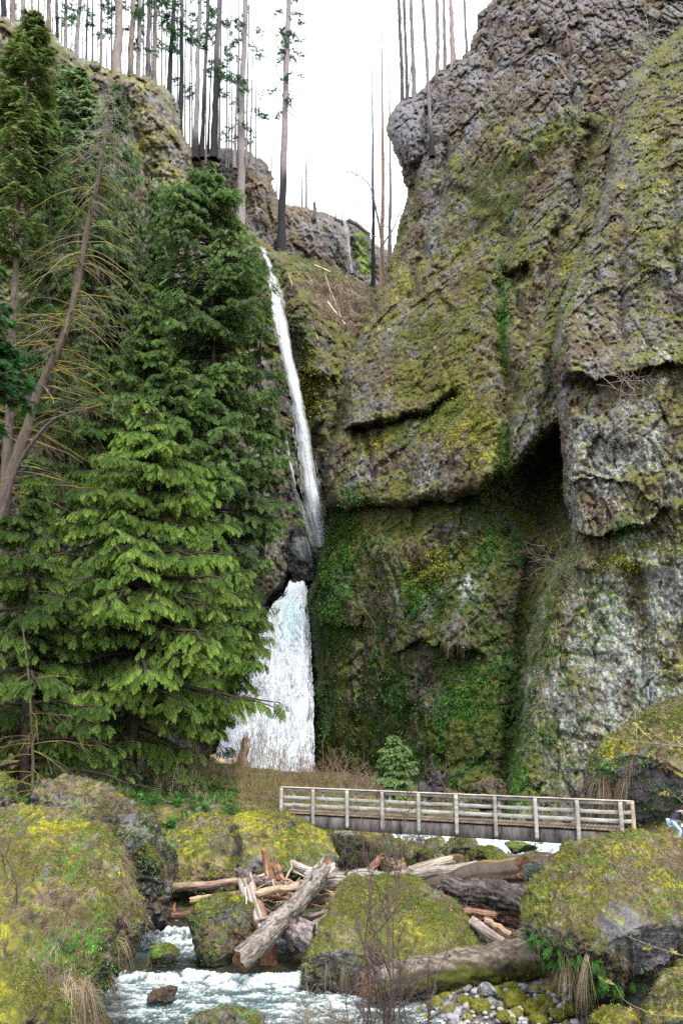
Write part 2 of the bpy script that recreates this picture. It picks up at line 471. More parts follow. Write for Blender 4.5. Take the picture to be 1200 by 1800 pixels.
# --- overhanging upper block, right of the gorge ---------------------------
def W_upper(P, px, py, n, de):
    up = slope_w(n)
    top = 1 - sstep(120, 330, py + (px - 800) * .35)
    knob = blob(px, py, 715, 240, 42, 70)
    w = dict(
        grey=.3 + .32 * top + .7 * knob + .35 * blob(px, py, 770, 350, 22, 130, 10) + .3 * blob(px, py, 640, 700, 30, 80),
        lichen=-.25 + .25 * blob(px, py, 790, 400, 14, 50) + .4 * blob(px, py, 700, 830, 60, 60) + .42 * blob(px, py, 640, 680, 34, 70) + .35 * blob(px, py, 940, 650, 30, 100),
        brown=.46 + .2 * top,
        olive=.3 + .55 * sstep(.3, .75, up) - .5 * top - .4 * knob + .3 * blob(px, py, 800, 620, 120, 100) + .12 * blob(px, py, 880, 250, 80, 80),
        yellow=-.12 + .5 * sstep(.35, .8, up) - .35 * top + .45 * blob(px, py, 830, 740, 60, 60) + .2 * blob(px, py, 680, 790, 70, 40) + .25 * blob(px, py, 900, 230, 90, 60, -30),
        green=-.24 + .95 * blob(px, py, 884, 600, 17, 110) + .9 * blob(px, py, 884, 800, 15, 60) + .4 * blob(px, py, 880, 400, 50, 90, -35) + .35 * blob(px, py, 760, 740, 90, 25, -25) + .5 * blob(px, py, 620, 860, 20, 50) + .28 * blob(px, py, 930, 290, 80, 30, -45),
        dark=.06 + .3 * blob(px, py, 735, 450, 16, 150, 8),
        dry=-.2 + .3 * blob(px, py, 880, 330, 90, 60, -35) + .1 * sstep(.3, .7, up) + .28 * blob(px, py, 720, 590, 80, 20, -30),
        rust=-.2 + .2 * blob(px, py, 820, 560, 120, 200))
    c, E = mosaic(P, w, seed=300, sc_=(.38, 3.4), sharp=10, stretch=(1, 1, .7))
    return c, dict(green=E[..., 5], dry=E[..., 7], yellow=E[..., 4] + E[..., 3] * .35)

sil_up_top = [(905, -60), (868, -10), (840, 30), (824, 88), (795, 112), (768, 128), (738, 158), (705, 176), (682, 202), (676, 226), (688, 255), (700, 288), (706, 320), (718, 332), (712, 360), (700, 400), (692, 440), (680, 492), (658, 520), (640, 562), (628, 600), (604, 640), (598, 740), (578, 782), (570, 830), (571, 892)]
sil_up_bot = [(571, 892), (612, 900), (640, 893), (700, 896), (752, 886), (800, 884), (838, 868), (868, 850), (896, 840), (914, 818), (934, 794), (956, 770), (978, 752), (1004, 748)]
poly_upper = sil_up_top + sil_up_bot[1:] + [(1060, 760), (1140, 300), (1230, 160), (1330, 60), (1330, -60)]
relief('cliff', poly_upper, [
    (580, 880, 84), (700, 880, 76), (800, 870, 70), (900, 820, 66), (990, 760, 64), (600, 700, 90), (700, 700, 84), (800, 700, 76), (900, 700, 70), (1000, 620, 68),
    (640, 560, 97), (720, 560, 90), (850, 560, 80), (960, 480, 74), (690, 440, 104), (780, 430, 97), (880, 400, 88), (1000, 330, 80),
    (690, 230, 114), (760, 230, 108), (860, 200, 98), (1000, 150, 88), (1120, 130, 82), (830, 60, 112), (900, -20, 108), (1050, -20, 96), (1250, -20, 86)],
    [sil_up_top, sil_up_bot], curl=7, curl_px=24, back=9,
    feats=[('crack', [(628, 760), (700, 742), (760, 722), (800, 690)], 7, 3.0), ('ledge', [(600, 752), (650, 757), (700, 742), (760, 722), (810, 685)], 70, 2.2),
           ('crack', [(886, 480), (880, 600), (888, 700), (890, 850)], 13, 3.2), ('crack', [(910, 520), (930, 600), (960, 480), (1000, 380), (1040, 230)], 13, 3.0),
           ('bump', 712, 235, 38, 60, 0, 4.0), ('crack', [(752, 190), (742, 260), (726, 330), (735, 380)], 8, 2.5),
           ('crack', [(780, 260), (775, 330), (740, 440), (720, 520)], 8, 2.2), ('hole', [(880, 470), (935, 455), (940, 500), (900, 520)], 4.5),
           ('bump', 800, 780, 80, 60, 0, 1.5), ('bump', 830, 590, 70, 80, 0, 1.8), ('bump', 940, 640, 24, 120, 3, 2.2), ('bump', 680, 690, 40, 50, 0, 1.5),
           ('crack', [(800, 330), (860, 360), (900, 420)], 9, 1.6), ('crack', [(940, 60), (990, 100), (1010, 180)], 9, 1.6), ('ledge', [(860, 345), (900, 330), (960, 290), (1010, 230), (1040, 160)], 40, -1.8), ('ledge', [(700, 610), (760, 590), (830, 540), (900, 440)], 50, -2.2), ('ledge', [(740, 470), (800, 430), (860, 400)], 40, -1.6), ('crack', [(850, 20), (862, 120), (850, 200)], 7, 1.4), ('bump', 770, 420, 40, 60, 20, 1.8),
           ('crack', [(645, 760), (650, 890)], 6, 1.2), ('bump', 900, 260, 60, 40, -40, 1.8)],
    disp=rock_disp(1.3, .7, .45, 2.8, .6, (1, 1, .5), 55, lambda x, y: .25 + .9 * (1 - sstep(150, 380, y + (x - 800) * .3))), wfun=W_upper, jag=3.5,
    label='steep mossy cliff shoulder above the dark overhang', seed=9, kind='structure')

# --- lower wall, recessed under the overhang -------------------------------
def W_lower(P, px, py, n, de):
    up = slope_w(n)
    w = dict(
        grey=.12 + .35 * blob(px, py, 800, 1070, 80, 90), wet=.05 + .5 * blob(px, py, 840, 1370, 90, 40) + .4 * blob(px, py, 560, 1300, 30, 120),
        lichen=-.3 + .62 * blob(px, py, 810, 1020, 40, 50) + .6 * blob(px, py, 770, 1110, 60, 50) + .5 * blob(px, py, 820, 920, 30, 30) + .35 * blob(px, py, 660, 1060, 30, 20) + .35 * blob(px, py, 880, 1130, 40, 30),
        brown=.34 + .25 * blob(px, py, 640, 1110, 60, 60) + .25 * blob(px, py, 930, 1000, 30, 80),
        olive=.36 + .35 * sstep(.2, .7, up) + .15 * sstep(1150, 1300, py),
        yellow=-.2 + .5 * blob(px, py, 770, 1000, 60, 20, -35) + .4 * blob(px, py, 810, 935, 50, 12) + .25 * sstep(.4, .8, up) + .1 * blob(px, py, 600, 950, 60, 40),
        green=-.02 + .42 * blob(px, py, 600, 960, 60, 70) + .5 * blob(px, py, 590, 1080, 30, 110) + .5 * blob(px, py, 860, 980, 16, 80) + .6 * blob(px, py, 820, 1240, 70, 80) + .4 * blob(px, py, 740, 1040, 50, 40) + .3 * blob(px, py, 575, 1290, 30, 60) + .4 * blob(px, py, 860, 1110, 30, 40),
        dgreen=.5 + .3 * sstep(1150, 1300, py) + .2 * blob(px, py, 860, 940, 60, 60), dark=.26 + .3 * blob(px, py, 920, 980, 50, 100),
        dry=-.3)
    c, E = mosaic(P, w, seed=500, sc_=(.45, 3.6), sharp=10, stretch=(1, 1, .7))
    return c, dict(green=E[..., 6] + .4 * E[..., 7], dry=E[..., 9], yellow=E[..., 5] + .2 * E[..., 4])

sil_low = [(590, 780), (582, 900), (574, 945), (556, 978), (551, 1010), (537, 1042), (541, 1130), (547, 1250), (545, 1345), (545, 1430)]
poly_low = sil_low + [(560, 1470), (960, 1470), (1060, 1300), (1060, 740), (900, 700)]
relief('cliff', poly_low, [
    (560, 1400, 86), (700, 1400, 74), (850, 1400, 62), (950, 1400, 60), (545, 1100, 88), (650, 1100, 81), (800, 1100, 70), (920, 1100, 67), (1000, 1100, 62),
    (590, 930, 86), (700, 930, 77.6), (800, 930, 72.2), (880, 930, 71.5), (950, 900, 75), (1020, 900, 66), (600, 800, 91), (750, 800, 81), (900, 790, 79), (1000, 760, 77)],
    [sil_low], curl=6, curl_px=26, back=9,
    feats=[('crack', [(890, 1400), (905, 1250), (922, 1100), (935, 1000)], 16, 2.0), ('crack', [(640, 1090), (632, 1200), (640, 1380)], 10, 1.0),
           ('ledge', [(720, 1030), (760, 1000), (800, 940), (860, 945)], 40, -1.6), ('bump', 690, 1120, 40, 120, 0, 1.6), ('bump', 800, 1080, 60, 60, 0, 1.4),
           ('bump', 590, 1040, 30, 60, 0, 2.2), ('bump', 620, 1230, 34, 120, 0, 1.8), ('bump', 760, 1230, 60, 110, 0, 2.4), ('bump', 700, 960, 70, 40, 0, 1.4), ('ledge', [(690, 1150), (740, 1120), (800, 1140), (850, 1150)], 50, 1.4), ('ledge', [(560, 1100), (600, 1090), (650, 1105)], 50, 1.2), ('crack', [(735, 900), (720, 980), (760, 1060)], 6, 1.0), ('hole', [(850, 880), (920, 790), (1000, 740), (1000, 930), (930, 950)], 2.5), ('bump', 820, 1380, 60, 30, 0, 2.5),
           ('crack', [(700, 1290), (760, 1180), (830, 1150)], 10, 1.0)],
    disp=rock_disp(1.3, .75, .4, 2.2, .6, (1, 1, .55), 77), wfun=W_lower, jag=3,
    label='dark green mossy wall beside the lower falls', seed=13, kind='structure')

# --- gorge behind the upper falls ------------------------------------------
def W_gorge(P, px, py, n, de):
    up = slope_w(n)
    wet = blob(px, py, 530, 850, 45, 190, -8) + blob(px, py, 530, 1010, 50, 70)
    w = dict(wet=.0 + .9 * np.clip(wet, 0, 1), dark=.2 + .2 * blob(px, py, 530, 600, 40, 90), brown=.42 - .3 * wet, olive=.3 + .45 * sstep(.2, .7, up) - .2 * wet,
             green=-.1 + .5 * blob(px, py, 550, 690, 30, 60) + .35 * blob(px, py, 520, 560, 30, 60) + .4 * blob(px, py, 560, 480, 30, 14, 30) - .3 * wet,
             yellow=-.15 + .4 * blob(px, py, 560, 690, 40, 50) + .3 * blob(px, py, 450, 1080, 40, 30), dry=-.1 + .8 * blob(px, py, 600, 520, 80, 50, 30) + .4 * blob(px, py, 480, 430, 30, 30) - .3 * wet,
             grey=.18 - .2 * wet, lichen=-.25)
    c, E = mosaic(P, w, seed=700, sc_=(.35, 2.0), sharp=8)
    return c, dict(green=E[..., 4], dry=E[..., 6], yellow=E[..., 5] + .3 * E[..., 3])

sil_g = [(300, 400), (380, 380), (440, 405), (470, 425), (510, 450), (560, 462), (600, 482), (640, 500), (680, 505), (760, 520)]
poly_g = sil_g + [(760, 1130), (640, 1420), (340, 1420), (300, 900)]
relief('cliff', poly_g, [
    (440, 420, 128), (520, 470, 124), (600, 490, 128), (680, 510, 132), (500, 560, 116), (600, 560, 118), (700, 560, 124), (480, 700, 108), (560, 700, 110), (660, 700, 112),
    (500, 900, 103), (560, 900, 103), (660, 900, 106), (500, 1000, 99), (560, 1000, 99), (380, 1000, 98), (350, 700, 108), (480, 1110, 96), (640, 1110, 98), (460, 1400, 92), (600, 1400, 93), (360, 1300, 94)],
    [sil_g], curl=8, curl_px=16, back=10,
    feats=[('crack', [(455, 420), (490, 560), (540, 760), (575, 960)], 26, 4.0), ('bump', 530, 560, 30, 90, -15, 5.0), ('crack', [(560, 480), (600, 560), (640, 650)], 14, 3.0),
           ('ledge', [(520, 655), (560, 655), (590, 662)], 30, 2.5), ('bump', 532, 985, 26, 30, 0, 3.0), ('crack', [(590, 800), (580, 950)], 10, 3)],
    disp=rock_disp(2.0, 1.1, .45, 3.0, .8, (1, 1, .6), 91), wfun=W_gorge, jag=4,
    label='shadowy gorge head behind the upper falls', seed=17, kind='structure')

# --- far hill with the small side fall -------------------------------------
def W_far(P, px, py, n, de):
    w = dict(grey=.38, brown=.42, dry=.28 + .3 * blob(px, py, 470, 330, 40, 60) + .4 * blob(px, py, 560, 460, 60, 20), dark=.22 + .25 * blob(px, py, 600, 430, 60, 40), olive=.05 + .3 * blob(px, py, 600, 470, 60, 20),
             lime=-.35 + .9 * blob(px, py, 636, 445, 13, 50, -8) + .5 * blob(px, py, 650, 470, 14, 20), green=-.25 + .55 * blob(px, py, 636, 420, 14, 40, -20), lichen=-.2)
    c, E = mosaic(P, w, seed=900, sc_=(.2, 1.4), sharp=8)
    return c, dict(green=E[..., 6] + E[..., 5], dry=E[..., 2], yellow=E[..., 4])

sil_f = [(200, 230), (330, 258), (380, 262), (428, 258), (450, 276), (470, 292), (484, 322), (490, 356), (520, 360), (552, 364), (576, 374), (604, 384), (636, 398), (656, 425), (690, 440), (740, 460), (800, 500)]
poly_f = sil_f + [(800, 620), (200, 620)]
relief('hill', poly_f, [(330, 300, 135), (430, 300, 138), (480, 360, 142), (560, 400, 150), (640, 440, 155), (740, 500, 160), (400, 500, 132), (560, 520, 142), (700, 560, 150), (250, 560, 128)],
    [sil_f], curl=12, curl_px=20, back=25,
    feats=[('crack', [(490, 350), (486, 440)], 10, 4.0), ('bump', 455, 340, 30, 60, 0, 3), ('crack', [(604, 392), (620, 480)], 8, 2.5), ('bump', 570, 420, 40, 50, 0, 4)],
    disp=rock_disp(2.2, 1.6, .6, 3.5, 1.0, (1, 1, .6), 101), wfun=W_far, jag=4,
    label='far burned hill at the head of the gorge', seed=19, kind='structure')

# --- left cliff behind the conifers ----------------------------------------
def W_left(P, px, py, n, de):
    up = slope_w(n)
    w = dict(grey=.36, lichen=.0 + .32 * blob(px, py, 450, 920, 60, 120) + .2 * blob(px, py, 250, 560, 60, 80) + .2 * blob(px, py, 180, 600, 80, 200), brown=.36, dark=.1,
             olive=.12 + .4 * sstep(.2, .7, up) + .2 * blob(px, py, 450, 1080, 60, 60), yellow=-.12 + .55 * blob(px, py, 285, 280, 45, 120, -25) + .3 * blob(px, py, 440, 1090, 60, 40) + .3 * blob(px, py, 60, 600, 80, 250) + .3 * sstep(.3, .8, up),
             green=-.2 + .3 * blob(px, py, 450, 1070, 60, 50), dry=-.08 + .3 * blob(px, py, 150, 160, 200, 60, 15), wet=-.15 + .5 * blob(px, py, 515, 1000, 18, 90))
    c, E = mosaic(P, w, seed=1100, sc_=(.35, 2.2), sharp=8)
    return c, dict(green=E[..., 6], dry=E[..., 7], yellow=E[..., 5] + .3 * E[..., 4])

sil_l = [(-300, -40), (-80, 0), (0, 24), (60, 40), (100, 62), (128, 92), (160, 108), (200, 122), (250, 132), (292, 148), (312, 178), (320, 226), (334, 256), (345, 300), (380, 400), (430, 520), (480, 640), (502, 760), (506, 860), (514, 930), (508, 975), (524, 1000), (505, 1030), (470, 1062), (446, 1105), (425, 1180), (402, 1250), (388, 1310), (380, 1420)]
poly_l = sil_l + [(380, 1450), (-300, 1450)]
relief('cliff', poly_l, [
    (-300, 0, 84), (0, 60, 92), (200, 130, 100), (310, 200, 108), (-300, 500, 72), (0, 500, 82), (200, 500, 90), (400, 520, 101), (-300, 1000, 66), (0, 1000, 76), (250, 1000, 86), (450, 900, 94), (500, 900, 96),
    (480, 1040, 92), (-300, 1400, 60), (0, 1400, 68), (200, 1400, 76), (380, 1380, 84), (420, 1200, 90)],
    [sil_l], curl=7, curl_px=26, back=10, step=2.5,
    feats=[('crack', [(200, 130), (260, 300), (270, 480)], 14, 3.0), ('bump', 290, 260, 30, 110, -20, 2.0), ('crack', [(60, 300), (120, 700)], 14, 3), ('bump', 460, 900, 30, 90, 0, 2)],
    disp=rock_disp(1.8, 1.0, .5, 2.6, .8, (1, 1, .6), 131), wfun=W_left, jag=4,
    label='left gorge wall standing behind the conifers', seed=23, kind='structure')
# ------------------------------------------------------------------ falling water
def water_mat(name, dens=0.5, col=(.86, .91, .96), sx=26., sy=2.2, thr=.42, soft=.3):
    m, nt, b = newmat(name)
    uv = nt.nodes.new('ShaderNodeUVMap'); uv.uv_map = 'UVMap'
    def streak(sx_, sy_, det, off):
        mp = nt.nodes.new('ShaderNodeMapping'); mp.inputs['Scale'].default_value = (sx_, sy_, 1); mp.inputs['Location'].default_value = (off, off, 0)
        nt.links.new(uv.outputs[0], mp.inputs[0])
        n = nt.nodes.new('ShaderNodeTexNoise'); n.inputs['Scale'].default_value = 1; n.inputs['Detail'].default_value = det; n.inputs['Roughness'].default_value = .65
        n.inputs['Distortion'].default_value = .4
        nt.links.new(mp.outputs[0], n.inputs['Vector']); return n.outputs['Fac']
    a = streak(sx, sy, 5, 0); c = streak(sx * .28, sy * .6, 3, 7)
    ad = nt.nodes.new('ShaderNodeMath'); ad.operation = 'ADD'; nt.links.new(a, ad.inputs[0]); nt.links.new(c, ad.inputs[1])
    hf = nt.nodes.new('ShaderNodeMath'); hf.operation = 'MULTIPLY'; hf.inputs[1].default_value = .5; nt.links.new(ad.outputs[0], hf.inputs[0])
    ed = nt.nodes.new('ShaderNodeAttribute'); ed.attribute_name = 'edge'
    su = nt.nodes.new('ShaderNodeMath'); su.operation = 'ADD'; nt.links.new(hf.outputs[0], su.inputs[0]); nt.links.new(ed.outputs['Fac'], su.inputs[1])
    mr = nt.nodes.new('ShaderNodeMapRange'); mr.interpolation_type = 'SMOOTHSTEP'
    mr.inputs['From Min'].default_value = thr; mr.inputs['From Max'].default_value = thr + soft
    nt.links.new(su.outputs[0], mr.inputs['Value'])
    at_ = nt.nodes.new('ShaderNodeAttribute'); at_.attribute_name = 'Col'
    cm = nt.nodes.new('ShaderNodeMapRange'); cm.inputs['From Min'].default_value = .36; cm.inputs['From Max'].default_value = .60; cm.inputs['To Min'].default_value = .5; cm.inputs['To Max'].default_value = 1.0
    nt.links.new(hf.outputs[0], cm.inputs['Value']); vm = nt.nodes.new('ShaderNodeMix'); vm.data_type = 'RGBA'; vm.inputs['A'].default_value = (.16, .21, .30, 1)
    nt.links.new(cm.outputs[0], vm.inputs['Factor']); nt.links.new(at_.outputs['Color'], vm.inputs['B'])
    nt.links.new(vm.outputs['Result'], b.inputs['Base Color']); b.inputs['Roughness'].default_value = .6
    bp = nt.nodes.new('ShaderNodeBump'); bp.inputs['Strength'].default_value = .4; bp.inputs['Distance'].default_value = .12
    nt.links.new(a, bp.inputs['Height']); nt.links.new(bp.outputs[0], b.inputs['Normal'])
    tl = nt.nodes.new('ShaderNodeBsdfTranslucent'); tl.inputs[0].default_value = (.9, .94, 1, 1)
    m1 = nt.nodes.new('ShaderNodeMixShader'); m1.inputs[0].default_value = .06
    nt.links.new(b.outputs[0], m1.inputs[1]); nt.links.new(tl.outputs[0], m1.inputs[2])
    tp = nt.nodes.new('ShaderNodeBsdfTransparent'); m2 = nt.nodes.new('ShaderNodeMixShader')
    nt.links.new(mr.outputs[0], m2.inputs[0]); nt.links.new(tp.outputs[0], m2.inputs[1]); nt.links.new(m1.outputs[0], m2.inputs[2])
    nt.links.new(m2.outputs[0], nt.nodes['Material Output'].inputs['Surface'])
    return m

def fall(name, rows, mat, parent, nu=60, nv=400, lump=.5, seed=0, base=0., edgefall=.35, tint=None, soft=.22):
    """rows: (py, left px, right px, Y) down the fall"""
    R = np.array(rows, float); v = np.linspace(0, 1, nv); pyv = R[0, 0] + (R[-1, 0] - R[0, 0]) * v
    L = np.interp(pyv, R[:, 0], R[:, 1]); Rr = np.interp(pyv, R[:, 0], R[:, 2]); Yv = np.interp(pyv, R[:, 0], R[:, 3])
    def sm(a, k=9):
        ker = np.ones(k) / k; return np.convolve(np.pad(a, k // 2, mode='edge'), ker, 'valid')
    L, Rr, Yv = sm(L), sm(Rr), sm(Yv, 15)
    u = np.linspace(0, 1, nu)
    wobp = min(12, .1 * (Rr - L).mean() + 2.5)
    wob = (noise(np.stack([v * 30, v * 0, v * 0 + seed], -1), seed) - .5) * wobp
    wob2 = (fbm(np.stack([v * 22, v * 0 + 5, v * 0 + seed], -1), seed + 3, 3) - .5) * wobp * 1.4
    PX = (L + wob)[:, None] * (1 - u) + (Rr + wob2)[:, None] * u
    PY = np.broadcast_to(pyv[:, None], PX.shape)
    bulge = 1.2 * np.sin(np.pi * u)[None] * (Rr - L)[:, None] / 80
    Pn = np.stack([PX / 14., PY / 40., PX * 0 + seed], -1)
    Y = Yv[:, None] - bulge - lump * 2 * (fbm(Pn, seed + 1, 4) - .5)
    P = at(PX, PY, Y)
    e = np.minimum(u, 1 - u)[None] * np.ones_like(PX)
    edge = base - edgefall * (1 - sstep(0, soft, e)) - .5 * (1 - sstep(0, .015, v))[:, None]
    c = np.ones(P.shape) * np.array([.80, .83, .87])
    g = sstep(.5, .68, fbm(Pn * .8, seed + 9, 4))[..., None]
    c = c * (1 - .12 * g * np.array([1, .75, .5]))
    if tint is not None: c = tint(c, PX, PY, u, v)
    i = np.arange(nv - 1)[:, None] * nu + np.arange(nu - 1)[None]
    Fq = np.stack([i, i + 1, i + nu + 1, i + nu], -1).reshape(-1, 4)
    W = (Rr - L).mean() / 60
    uv = np.stack([np.broadcast_to(u, PX.shape) * W + seed * .37, np.broadcast_to(v[:, None], PX.shape) * (R[-1, 0] - R[0, 0]) / 100], -1).reshape(-1, 2)
    V = P.reshape(-1, 3)
    if parent is not None: V = V - np.array(parent.location)
    return mesh(name, V, Fq, mat, parent, cols=c.reshape(-1, 3), uv=uv, attr={'edge': edge.ravel()})

MW1 = water_mat('falling_water_thin', sx=18, sy=.8, thr=.34, soft=.42)
MW2 = water_mat('falling_water_dense', sx=22, sy=1.5, thr=.34, soft=.26)
t = thing('waterfall', at(520, 960, 98), 'tall thin white upper waterfall sliding down the dark gorge', 'waterfall')
up_rows = [(428, 456, 462, 124), (450, 461, 470, 120), (480, 470, 485, 114), (520, 474, 498, 108), (560, 478, 508, 103.5), (620, 490, 516, 101), (700, 508, 532, 99.5), (760, 516, 548, 99), (820, 522, 558, 98.5), (880, 530, 572, 98), (930, 540, 577, 97.5), (962, 546, 578, 97)]
fall('main_stream', [(a, b - 2, c + 3, d) for a, b, c, d in up_rows], MW1, t, nu=40, seed=1, lump=.25, base=.12, soft=.45, edgefall=.32)
fall('spray_veil', [(r[0], r[1] - 1, r[2] + 2, r[3] - .6) for r in up_rows[3:]], MW1, t, nu=40, seed=5, lump=.4, base=-.02, soft=.5, edgefall=.25)
fall('side_trickle', [(760, 498, 506, 97.4), (800, 504, 511, 97), (860, 514, 522, 96.6), (910, 530, 541, 96.2), (960, 546, 556, 96)], MW1, t, nu=12, nv=160, seed=9, lump=.2, base=-.03, edgefall=.25)
fall('foot_spray', [(942, 508, 546, 95.5), (958, 505, 552, 95), (985, 520, 556, 94.6), (1020, 540, 556, 94)], MW1, t, nu=24, nv=80, seed=11, lump=.5, base=-.09, edgefall=.3)
t = thing('waterfall', at(470, 1340, 88), 'broad foaming lower waterfall plunging beside the mossy wall', 'waterfall')
lo = [(1014, 514, 541, 95), (1024, 507, 541, 94), (1045, 500, 538, 93), (1062, 480, 538, 92.2), (1090, 466, 542, 91), (1120, 455, 544, 90), (1160, 445, 546, 88.6), (1220, 420, 548, 86.6), (1280, 396, 549, 84.6), (1320, 384, 549, 83.2), (1365, 378, 550, 81.6)]
def tint2(c, PX, PY, u, v):
    g = blob(PX, PY, 512, 1085, 22, 40)[..., None]
    return c * (1 - g * .35 * np.array([1, .25, .3]))
fall('back_curtain', [(a, b, c, d + .8) for a, b, c, d in lo], MW2, t, nu=110, seed=21, lump=.9, base=.5, edgefall=.5, tint=tint2)
fall('front_curtain', [(a, b + 3, c - 1, d - .4) for a, b, c, d in lo[1:]], MW2, t, nu=110, seed=25, lump=1.2, base=-.02, edgefall=.3, tint=tint2)

def strands(parent, rows, n, L, W, seed, out=.5):
    """loose threads and drops of water flung off the sheet"""
    rg = np.random.default_rng(seed); R = np.array(rows, float)
    y = rg.uniform(R[0, 0] + 4, R[-1, 0], n); l = np.interp(y, R[:, 0], R[:, 1]); r = np.interp(y, R[:, 0], R[:, 2]); Y = np.interp(y, R[:, 0], R[:, 3])
    u = rg.beta(.75, .75, n) * 1.04 - .02; x = l + (r - l) * u
    P0 = at(x, y, Y - 1.2 * np.sin(np.pi * np.clip(u, 0, 1)) * (r - l) / 80 - out * rg.uniform(.2, 1.6, n))
    dx = (np.interp(y + 12, R[:, 0], R[:, 1]) - l) * (1 - u) + (np.interp(y + 12, R[:, 0], R[:, 2]) - r) * u
    D = norm(np.stack([dx, 0 * dx, -12 + 0 * dx], -1) + rg.normal(size=(n, 3)) * .8)
    ll = L * rg.uniform(.3, 1.2, n)
    V, Fc = ribbons(P0, D, ll, W * rg.uniform(.4, 1.3, n), 0., 4, side=norm(np.cross(D, np.tile([0, 1., .1], (n, 1)))))
    so_ = child('strands', V, Fc, M_DROP, parent, cols=np.ones_like(V) * np.array([.78, .82, .87])); so_['kind'] = 'stuff'
M_DROP = leaf_mat('white_water', .3)
_t = bpy.data.objects['waterfall']; strands(_t, up_rows[2:], 120, 1.2, .06, 3, .1)
strands(t, lo[1:], 2200, .8, .10, 4, .5)
t = fall('waterfall', [(385, 600, 608, 150), (400, 604, 614, 149), (440, 607, 617, 147.6), (480, 609, 622, 146.8)], MW1, None, nu=16, nv=120, seed=31, lump=.3, base=-.03, edgefall=.2)
tag(t, 'faint trickling side waterfall high on the far hill', 'waterfall')

# ------------------------------------------------------------------ ground
gp = []
def G(px, py, Y): 
    p = at(px, py, Y); gp.append((p[0], p[1], p[2]))
for a in [(520, 1352, 84), (420, 1350, 84), (600, 1372, 74), (700, 1392, 66), (840, 1400, 60), (430, 1400, 56), (300, 1395, 52), (200, 1385, 52), (100, 1385, 54), (0, 1385, 56), (-200, 1385, 56),
          (330, 1425, 43), (400, 1425, 43), (490, 1440, 40.5), (240, 1400, 46), (370, 1340, 75), (280, 1340, 70)]: G(*a)
gp += [(13, 33, 3.9), (17, 33, 4.2), (14, 28, 2.5), (18, 26, 3.2), (25, 30, 4.5), (25, 45, 6), (16, 42, 4.2), (30, 20, 5), (-16, 24, 3.0), (-16, 32, 3.4), (-25, 40, 5), (-30, 20, 5), (-9, 37, .6),
       (-10, 48, 3.8), (-5, 36.5, .3), (-1, 37, .9), (-2, 42, 1.8), (0, 46, 2.0), (3, 46, 1.6), (5, 55, 2.2), (8, 50, 1.2), (13, 50, 1.2), (10, 44, .9), (8, 39, .8), (3, 38, 1.0), (5.5, 34, .2), (3.5, 31, .25), (6, 29, .45), (4, 27.5, .3), (8.5, 28, .5), (11, 27, .8), (2, 29, -.1),
       (-3, 34, -.3), (-6, 33, -.35), (-4, 30, -.5), (-7, 29, -.5), (0, 29, -.5), (-3, 26, -.7), (-8, 26, -.6), (0, 24, -.6), (3, 24, -.2), (8, 24, .4), (-3, 20, -.8), (5, 18, .3), (0, 10, .5), (-20, 8, 3), (20, 8, 4), (0, -20, 3),
       (0, 100, 4), (-40, 100, 8), (40, 100, 8), (-60, 60, 9), (60, 60, 9), (-5, 84, 2.5), (1, 90, 2.6), (12, 56, 2.0), (7, 66, 2.8), (0, 66, 3.0)]
gA = np.array(gp)
_gf = rbf([(x * 20, y * 20, z) for x, y, z in gp])
def ground_z(x, y):
    return _gf(np.asarray(x) * 20, np.asarray(y) * 20)
xs = np.r_[-400, -200, -120, np.linspace(-60, -24, 20), np.linspace(-23.8, 23.8, 420), np.linspace(24, 60, 20), 120, 200, 400]
ys = np.r_[-200, -60, -20, 0, np.linspace(8, 21.9, 24), np.linspace(22, 62, 420), np.linspace(62.5, 105, 80), 160, 400]
gx, gy = np.meshgrid(xs, ys)
cl = np.clip(gx, -70, 70), np.clip(gy, -25, 105)
gz = ground_z(*cl)
Pg = np.stack([gx, gy, gz], -1)
inner = (np.abs(gx) < 58) & (gy < 110)
gz = gz + inner * ((fbm(Pg * .5, 5, 4) - .5) * .7 + (fbm(Pg * 2.5, 8, 4) - .5) * .3 + .12 * (.5 - np.minimum(vor(Pg * 2.6, 4)[0], .5)) * sstep(2.4, 1.0, gz))
Pg[..., 2] = gz
nn = grid_normals(Pg); nn[nn[..., 2] < 0] *= -1
bed = 1 - sstep(.5, 1.6, gz)
wts = dict(brown=.45, olive=.35 - .3 * bed, dry=.22 - .3 * bed, yellow=.02 - .2 * bed, green=.0 - .2 * bed, grey=.05 + .5 * bed, dark=.1 + .3 * bed, dgreen=.1)
c, E = mosaic(Pg, wts, seed=1500, sc_=(.7, 4.0), sharp=8)
i = np.arange(len(ys) - 1)[:, None] * len(xs) + np.arange(len(xs) - 1)[None]
o = mesh('ground', Pg.reshape(-1, 3), np.stack([i, i + 1, i + len(xs) + 1, i + len(xs)], -1).reshape(-1, 4), M_EARTH, cols=c.reshape(-1, 3))
tag(o, kind='structure')
SCAT['ground'] = dict(P=Pg[inner], n=nn[inner], E={'green': E[..., 4][inner], 'dry': E[..., 2][inner]})

# ------------------------------------------------------------------ creek
def creek_level(x, y):
    """water surface: pools joined by short drops"""
    y = y + .6 * (fbm(np.stack([x * .8, y * .3, y * 0], -1), 3, 3) - .5) * 2
    z = -.02 + 0 * x
    z = z + .28 * sstep(29.6, 30.3, y + .05 * x) + .42 * sstep(33.4, 34.1, y - .12 * (x + 8))
    z = z + .35 * sstep(36, 44, y) + .9 * sstep(48.2, 49.3, y) + .3 * sstep(50, 60, y)
    return z
xs = np.linspace(-12, 16, 640); ys = np.linspace(24, 56, 760)
wx, wy = np.meshgrid(xs, ys)
lv = creek_level(wx, wy)
e = .05
dr = np.abs(creek_level(wx, wy + .12) - creek_level(wx, wy - .12)) / .24
dn = sstep(.05, .5, dr)
